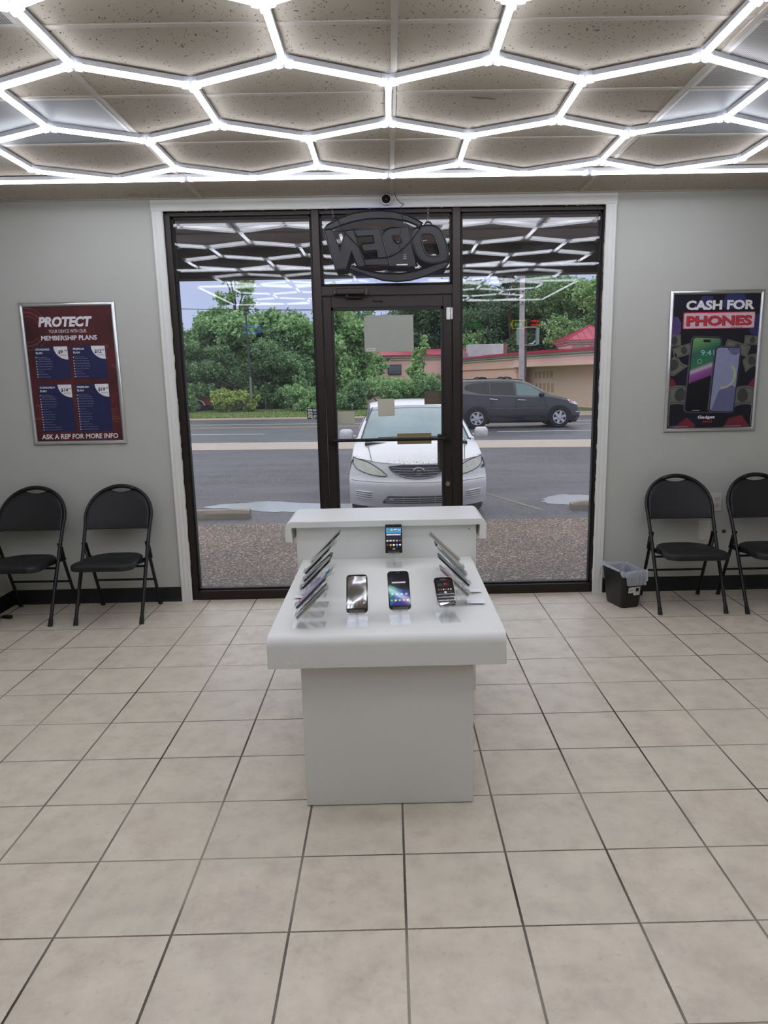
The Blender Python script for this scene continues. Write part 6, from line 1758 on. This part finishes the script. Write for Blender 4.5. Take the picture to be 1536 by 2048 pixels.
def wheel(parent, cx, cy, r, w, axis='x', spokes=6, name='wheel', s=1, rim=flat('alloy_rim', '#c9c9cd', .3, .7, var=.03)):
    ax = (lambda a, p, q: (cx + a, cy + p, q)) if axis == 'x' else (lambda a, p, q: (cx + p, cy + a, q))
    prof = [(-w / 2, r * .62), (-w / 2, r * .92), (-w / 2 + .03, r), (w / 2 - .03, r), (w / 2, r * .92), (w / 2, r * .62)]
    mb = MB(); n = 36
    mb.rings([[ax(a, q * cos(2 * pi * k / n), r + q * sin(2 * pi * k / n)) for k in range(n)] for a, q in prof])
    o = mb.build(name, RUBB, parent, smooth=40)
    mb = MB(); face = s * w / 2
    mb.rings([[ax(face - s * .03, r * .60 * cos(2 * pi * k / n), r + r * .60 * sin(2 * pi * k / n)) for k in range(n)], [ax(face - s * .028, r * .58 * cos(2 * pi * k / n), r + r * .58 * sin(2 * pi * k / n)) for k in range(n)]], 1)
    for i in range(spokes):
        a = 2 * pi * (i + .25) / spokes
        d = lambda rr, t_: ax(face + s * .004, rr * cos(a) - t_ * sin(a), r + rr * sin(a) + t_ * cos(a))
        mb.add([d(.05, -.055), d(r * .6, -.042), d(r * .6, .042), d(.05, .055)], [(0, 1, 2, 3)], 0)
    ring = [ax(face - s * .002, r * .60 * cos(2 * pi * k / n), r + r * .60 * sin(2 * pi * k / n)) for k in range(n)]
    mb.tube(ring, .016, 6, 0, True)
    hub = [[ax(face + s * z, q * cos(2 * pi * k / 16), r + q * sin(2 * pi * k / 16)) for k in range(16)] for z, q in ((.0, .075), (.012, .06))]
    mb.rings(hub, 0)
    mb.build('rim', [rim, flat('rim_shadow_gap', '#2a2a2e', .6)], o, smooth=30, weld=False)
    return o
for s in (-1, 1):
    for y in (.95, 3.67): wheel(car, s * .79, y, .32, .20, 'x', s=s)
mb = MB(); mb.box(-.74, .74, .75, 4.6, .17, .45); mb.box(-.70, .70, .9, 4.2, .45, .95); mb.build('underbody', CARBLK, car, smooth=0, weld=False)

# ------------------------------------------------------------------ dark grey SUV driving past
SUVP = flat('dark_grey_metallic', '#4d4b4c', .36, .45, var=.04, scale=3, coat=.4)
SGL = flat('privacy_glass', '#15171b', .08, spec=.5, coat=.0); SGC = flat('front_side_glass', '#58706f', .1, spec=.6, coat=.2)
K = .00322
suv = thing('grey_suv', 'dark grey SUV driving past on the road behind the white sedan', 'car', (6.28, 26.3, gz(26.3)), 0)
def sx(u, v): return ((u - 1215) * K, (695 - v - .0126 * (u - 1215)) * K)      # profile point to metres, front axle at 0
def interp(tab, x):
    if x <= tab[0][0]: return tab[0][1]
    for (a, b), (c, d) in zip(tab, tab[1:]):
        if x <= c: return b + (d - b) * (x - a) / (c - a)
    return tab[-1][1]
top = [sx(*p) for p in ((-75, 300), (-55, 235), (-20, 190), (60, 165), (130, 155), (300, 148), (560, 144), (700, 150), (800, 163), (870, 180), (960, 230), (1050, 283), (1115, 322), (1180, 330), (1280, 352), (1370, 385), (1420, 420), (1445, 470), (1462, 515))]
bot = [sx(*p) for p in ((-75, 600), (-20, 655), (160, 650), (380, 640), (1040, 634), (1330, 632), (1420, 632), (1452, 580), (1462, 525))]
belt = [sx(*p) for p in ((-75, 330), (100, 300), (280, 315), (430, 322), (700, 335), (960, 345), (1050, 335), (1115, 340), (1280, 375), (1370, 405), (1420, 440), (1462, 519))]
SW = .97
def sect(x):
    zt, zb, zl = interp(top, x), interp(bot, x), interp(belt, x)
    zl = min(zl, zt - .01)
    g = min(1, max(0, (zt - zl) / .45))       # how much glasshouse there is
    e = 1 - .16 * max(0, (x - .45) / .36) ** 2 - .10 * max(0, (-3.5 - x) / .6) ** 2
    zm = zb + (zl - zb) * .55
    w4 = .92 - .20 * g; z4 = zl + (zt - zl) * .80; z5 = zl + (zt - zl) * .96
    return [(.86 * e, zb), (.955 * e, zb + (zl - zb) * .12), (SW * e, zm), (.955 * e, zl - .02), (.93 * e, zl), (w4 * e, z4), ((w4 - .10) * e, z5), (.35 * e, zt), (0, zt + .005)]
xs_ = sorted(set([p[0] for p in top] + [p[0] for p in bot] + [-4.0 + .09 * k for k in range(54)]))
xs_ = [x for x in xs_ if top[0][0] <= x <= top[-1][0]]
mb = MB(); rows = []
for x in xs_:
    h = sect(x); rows.append([(x, -w, z) for w, z in h] + [(x, w, z) for w, z in h[-2::-1]])
mb.grid(rows)
mb.poly([p for p in rows[0]]); mb.poly([p for p in rows[-1][::-1]])
mb.build('body', SUVP, suv, smooth=40)
def sideY(x, z):
    h = sect(x)
    for (w0, z0), (w1, z1) in zip(h, h[1:]):
        if z0 <= z <= z1: return -(w0 + (w1 - w0) * (z - z0) / max(1e-6, z1 - z0))
    return -h[0][0]
def spatch(pts, off, mat, name, cuts=3, par=suv):
    mb = MB(); patch(mb, [sx(*p) for p in pts], -off, cuts, f=sideY); return mb.build(name, mat, par, smooth=50)
spatch([(122, 242), (150, 208), (250, 188), (412, 180), (418, 312), (280, 300), (140, 264)], .008, SGL, 'rear_quarter_window')
spatch([(428, 180), (690, 185), (706, 325), (432, 314)], .008, SGL, 'rear_door_window')
spatch([(716, 188), (800, 196), (880, 222), (960, 272), (1024, 318), (960, 336), (728, 328)], .008, SGC, 'front_door_window')
for cu in (265, 1215):
    c = sx(cu, 590); pts = []
    for k in range(25): a = pi * k / 24; pts.append((c[0] + .47 * cos(a), .36 + .47 * sin(a)))
    poly = [p for p in pts] + [(c[0] - .47, .17), (c[0] + .47, .17)]
    mb = MB(); patch(mb, poly, -.006, 3, f=sideY); mb.build('wheel_arch', CARBLK, suv, smooth=50)
    wheel(suv, c[0], -.86, .385, .25, 'y', spokes=6, s=-1); wheel(suv, c[0], .86, .385, .25, 'y', spokes=6, s=1)
spatch([(380, 555), (1075, 558), (1040, 632), (385, 636)], .006, flat('suv_sill', '#191a1e', .5), 'sill')
spatch([(1330, 560), (1455, 555), (1440, 600), (1418, 630), (1335, 632)], .008, flat('suv_sill', '#191a1e', .5), 'lower_bumper')
spatch([(1300, 372), (1350, 378), (1410, 405), (1432, 432), (1390, 430), (1330, 412)], .012, flat('suv_lamp', '#c4c8d4', .1, coat=.8), 'headlight')
spatch([(1322, 382), (1356, 388), (1360, 415), (1335, 408)], .018, flat('amber_lens', '#c9564a', .2, emit=.25), 'indicator_lamp')
spatch([(1398, 508), (1455, 510), (1455, 522), (1400, 520)], .014, CHROME, 'bumper_chrome')
for u in (410, 733):
    mb = MB(); a, b = sx(u, 367 + (u > 500) * 9), sx(u + 88, 372 + (u > 500) * 9)
    mb.tube([(a[0], sideY(a[0], a[1]) - .012, a[1]), ((a[0] + b[0]) / 2, sideY(a[0], a[1]) - .045, (a[1] + b[1]) / 2), (b[0], sideY(b[0], b[1]) - .012, b[1])], .018, 8); mb.build('door_handle', CHROME, suv)
mb = MB(); c = sx(1000, 320); rg = []
for k in range(7):
    u = k / 6; e = sqrt(max(.05, 1 - (2 * u - 1) ** 4)); rg.append([(c[0] + p * e, -1.14 + .2 * u, c[1] + q * e) for p, q in rrect(.20, .15, .06, 4)])
mb.rings(rg); mb.tube([(c[0] + .02, -.90, c[1] - .06), (c[0], -1.0, c[1] - .03)], .03, 6); mb.build('wing_mirror', CARBLK, suv, smooth=60, weld=False)
mb = MB()
for s in (-1, 1): mb.tube([(sx(u, 0)[0], s * .70, interp(top, sx(u, 0)[0]) + .015) for u in (150, 300, 500, 700, 800)], .018, 6)
for u in (320, 600):
    x = sx(u, 0)[0]
    for s in (-1, 1): mb.tube([(x - .12, s * .70, interp(top, x) + .01), (x, s * .70, interp(top, x) + .075), (x + .16, s * .70, interp(top, x) + .055), (x + .22, s * .70, interp(top, x) + .01)], .030, 6)
mb.build('roof_rack', CARBLK, suv, weld=False)
mb = MB()
for us in ((422, 180, 436, 540), (708, 190, 716, 545), (1030, 335, 1075, 480)):
    p, q = sx(us[0], us[1]), sx(us[2], us[3]); mb.tube([(p[0] + (q[0] - p[0]) * k / 8, sideY(p[0] + (q[0] - p[0]) * k / 8, p[1] + (q[1] - p[1]) * k / 8) - .003, p[1] + (q[1] - p[1]) * k / 8) for k in range(9)], .007, 4)
mb.build('door_gap', CARBLK, suv, weld=False)
mb = MB(); mb.tube([(sx(u, 474)[0], sideY(*sx(u, 474)) - .004, sx(u, 474)[1]) for u in range(390, 1085, 40)], .012, 5); mb.build('body_crease', SUVP, suv)
mb = MB(); mb.box(-4.0, .6, -.82, .82, .20, .55); mb.build('underbody', CARBLK, suv, smooth=0)

# ------------------------------------------------------------------ red truck half hidden by the vine bush
tr = thing('red_truck', 'old red truck with pale wheel arches, mostly hidden behind the yellow-green bush', 'truck', (-10.35, 44.0, -.16))
TRED = flat('faded_red_paint', '#8e2a30', .5, var=.12, scale=3)
mb = MB(); prof = [(-2.0, .36), (-2.0, .74), (-1.0, .80), (-.45, .82), (-.15, 1.22), (.75, 1.22), (.83, .80), (1.9, .80), (1.95, .36)]
mb.prism(prof, lambda a, b, d: (a, d, b), -.8, .8); mb.build('body', TRED, tr, bevel=.05)
mb = MB(); mb.prism([(-.35, .86), (-.08, 1.17), (.66, 1.17), (.70, .86)], lambda a, b, d: (a, d, b), -.81, -.79); mb.build('cab_window', flat('truck_glass', '#39424a', .1, coat=.5), tr, smooth=0)
for x in (-1.25, 1.2):
    mb = MB(); mb.tube([(x + .38 * cos(pi * k / 12), -.83, .34 + .34 * sin(pi * k / 12)) for k in range(13)], .055, 8); mb.build('wheel_arch', flat('pale_fender', '#cfccc8', .5), tr)
    wheel(tr, x, -.72, .31, .2, 'y', spokes=8, s=-1)
mb = MB(); mb.box(1.4, 2.0, -.86, -.8, .34, .42); mb.box(1.90, 1.96, -.83, -.79, .5, .72); mb.build('bumper', flat('pale_fender', '#cfccc8', .5), tr, weld=False)
# pipe fence along the wood
fn = thing('pipe_fence', 'low grey pipe rail fence at the edge of the woodland', 'fence', (-6.0, 44.3, -.15))
mb = MB(); mb.tube([(-1.8, 0, .95), (2.2, 0, .95)], .03, 8); mb.build('rail', flat('grey_pipe', '#6f706c', .6), fn)
for x in (-1.7, .2, 2.1):
    mb = MB(); mb.cyl((x, 0, -.1), (x, 0, .96), .03, n=8); mb.build('post', flat('grey_pipe', '#6f706c', .6), fn)

# ------------------------------------------------------------------ neon signs on the back wall, mirrored in the windows
def neon(name, label, cx, cz, parts, mats):
    t = thing(name, label, 'neon sign', (cx, YB + .05, cz))
    for nm, mb, m in parts: mb.build(nm, m, t, smooth=0, weld=False)
    return t
NB = emitter('neon_blue', '#2b50ff', 4); NR = emitter('neon_red', '#ff4a3a', 5); NG = emitter('neon_green', '#7ddc9a', 5); NY = emitter('neon_yellow', '#f0d820', 3.5); NGR = emitter('neon_lime', '#2cff3a', 1.6); NC = emitter('neon_cyan', '#58c8ff', 1.2)
NB_ = flat('neon_backboard', '#15151a', .5)
FB = lambda a, b, d: (-a, d, b)       # faces +Y, read from the window side
def rtube(w, h, r): m = MB(); m.tube([(a, 0, b) for a, b in rrect(w, h, r, 4)], .009, 6, closed=True); return m
def word(s, cx, w, h): m = MB(); put_text(m, s, FB, cx, 0, w, h, 0, 0, 0, .008); return m
brk = lambda: MB().box(-.05, .05, -.05, -.004, -.02, .02)
neon('neon_sign', 'blue-bordered GAME ON neon sign, mirrored in the left window', -2.66, 2.52, [('tube_border', rtube(.44, .145, .03), NB), ('tube_border', rtube(.40, .105, .02), NB), ('lettering', word('GAME', -.07, .20, .055), NG), ('lettering', word('ON', .12, .10, .055), NR), ('bracket', brk(), NB_)], None)
def bars():
    m = MB()
    for x in (-.07, -.02, .03): m.box(x - .015, x + .015, -.006, .006, -.035, .035)
    return m
def squiggle(w, rows, h):
    m = MB()
    for r_ in range(rows):
        z = (rows - 1) * h / 2 - r_ * h
        m.tube([(-w / 2 + w * k / 40, 0, z + h * .32 * sin(k * .95 + r_)) for k in range(41)], .007, 5)
    return m
neon('neon_sign', 'yellow battery-shaped neon sign, mirrored in the right window beside the utility pole', 2.50, 2.52, [('tube_border', rtube(.27, .145, .02), NY), ('battery_tip', MB().box(-.165, -.145, -.008, .008, -.03, .03), NY), ('charge_bars', bars(), NG), ('bracket', brk(), NB_)], None)
neon('neon_sign', 'green scribbled neon sign, mirrored in the right window near the door', 1.64, 2.53, [('tube_scribble', squiggle(.27, 1, .11), NGR), ('bracket', brk(), NB_)], None)
neon('neon_sign', 'small red neon sign, mirrored in the right window just right of the yellow battery', 2.80, 2.54, [('tube_scribble', squiggle(.15, 2, .07), NR), ('bracket', brk(), NB_)], None)

# ------------------------------------------------------------------ sky, camera, view
w = bpy.data.worlds.new('overcast_sky'); SC.world = w; w.use_nodes = True
nt = w.node_tree; nt.nodes.clear()
out = nt.nodes.new('ShaderNodeOutputWorld'); bg = nt.nodes.new('ShaderNodeBackground'); nt.links.new(bg.outputs[0], out.inputs[0])
tc = nt.nodes.new('ShaderNodeTexCoord'); sp = nt.nodes.new('ShaderNodeSeparateXYZ'); nt.links.new(tc.outputs['Generated'], sp.inputs[0])
rp = nt.nodes.new('ShaderNodeValToRGB'); nt.links.new(sp.outputs[2], rp.inputs[0])
els = rp.color_ramp.elements
els[0].position = 0.0; els[0].color = (.585, .66, .98, 1); els[1].position = 1.0; els[1].color = (1.5, 1.52, 1.65, 1)
e = els.new(.18); e.color = (.60, .67, .98, 1); e = els.new(.45); e.color = (1.55, 1.58, 1.72, 1)
nz = nt.nodes.new('ShaderNodeTexNoise'); nz.inputs['Scale'].default_value = 2.2; nz.inputs['Detail'].default_value = 4; nt.links.new(tc.outputs['Generated'], nz.inputs['Vector'])
mr = nt.nodes.new('ShaderNodeMapRange'); mr.inputs[3].default_value = .90; mr.inputs[4].default_value = 1.10; nt.links.new(nz.outputs[0], mr.inputs[0])
mx = nt.nodes.new('ShaderNodeMix'); mx.data_type = 'RGBA'; mx.blend_type = 'MULTIPLY'; mx.inputs[0].default_value = 1
nt.links.new(rp.outputs[0], mx.inputs[6]); nt.links.new(mr.outputs[0], mx.inputs[7]); nt.links.new(mx.outputs[2], bg.inputs[0]); bg.inputs[1].default_value = 1.0

cd = bpy.data.cameras.new('camera'); cam = bpy.data.objects.new('camera', cd); COL.objects.link(cam)
pitch, yaw, roll = .201, -.0095, -.0186
f = Matrix.Rotation(yaw, 3, 'Z') @ Vector((0, cos(pitch), -sin(pitch))); r = Matrix.Rotation(yaw, 3, 'Z') @ Vector((1, 0, 0)); u = r.cross(f)
r2 = r * cos(roll) + u * sin(roll); u2 = -r * sin(roll) + u * cos(roll)
cam.matrix_world = Matrix(((r2.x, u2.x, -f.x, CAM.x), (r2.y, u2.y, -f.y, CAM.y), (r2.z, u2.z, -f.z, CAM.z), (0, 0, 0, 1)))
cd.sensor_fit = 'HORIZONTAL'; cd.sensor_width = 36; cd.lens = 1455.96 / 1536 * 36
cd.shift_x = -28.4 / 1536; cd.shift_y = 31.9 / 1536
cd.clip_start = .02; cd.clip_end = 400
SC.camera = cam
vs = SC.view_settings; SC.display_settings.display_device = 'sRGB'
vs.view_transform = 'Standard'; vs.look = 'None'; vs.exposure = 0.0; vs.gamma = 1.0; vs.use_curve_mapping = False
cy = SC.cycles
cy.max_bounces = 9; cy.diffuse_bounces = 4; cy.glossy_bounces = 5; cy.use_adaptive_sampling = True; cy.adaptive_threshold = .015; cy.transmission_bounces = 6; cy.transparent_max_bounces = 32
cy.sample_clamp_indirect = 6.0; cy.use_denoising = True
cy.caustics_reflective = False; cy.caustics_refractive = False
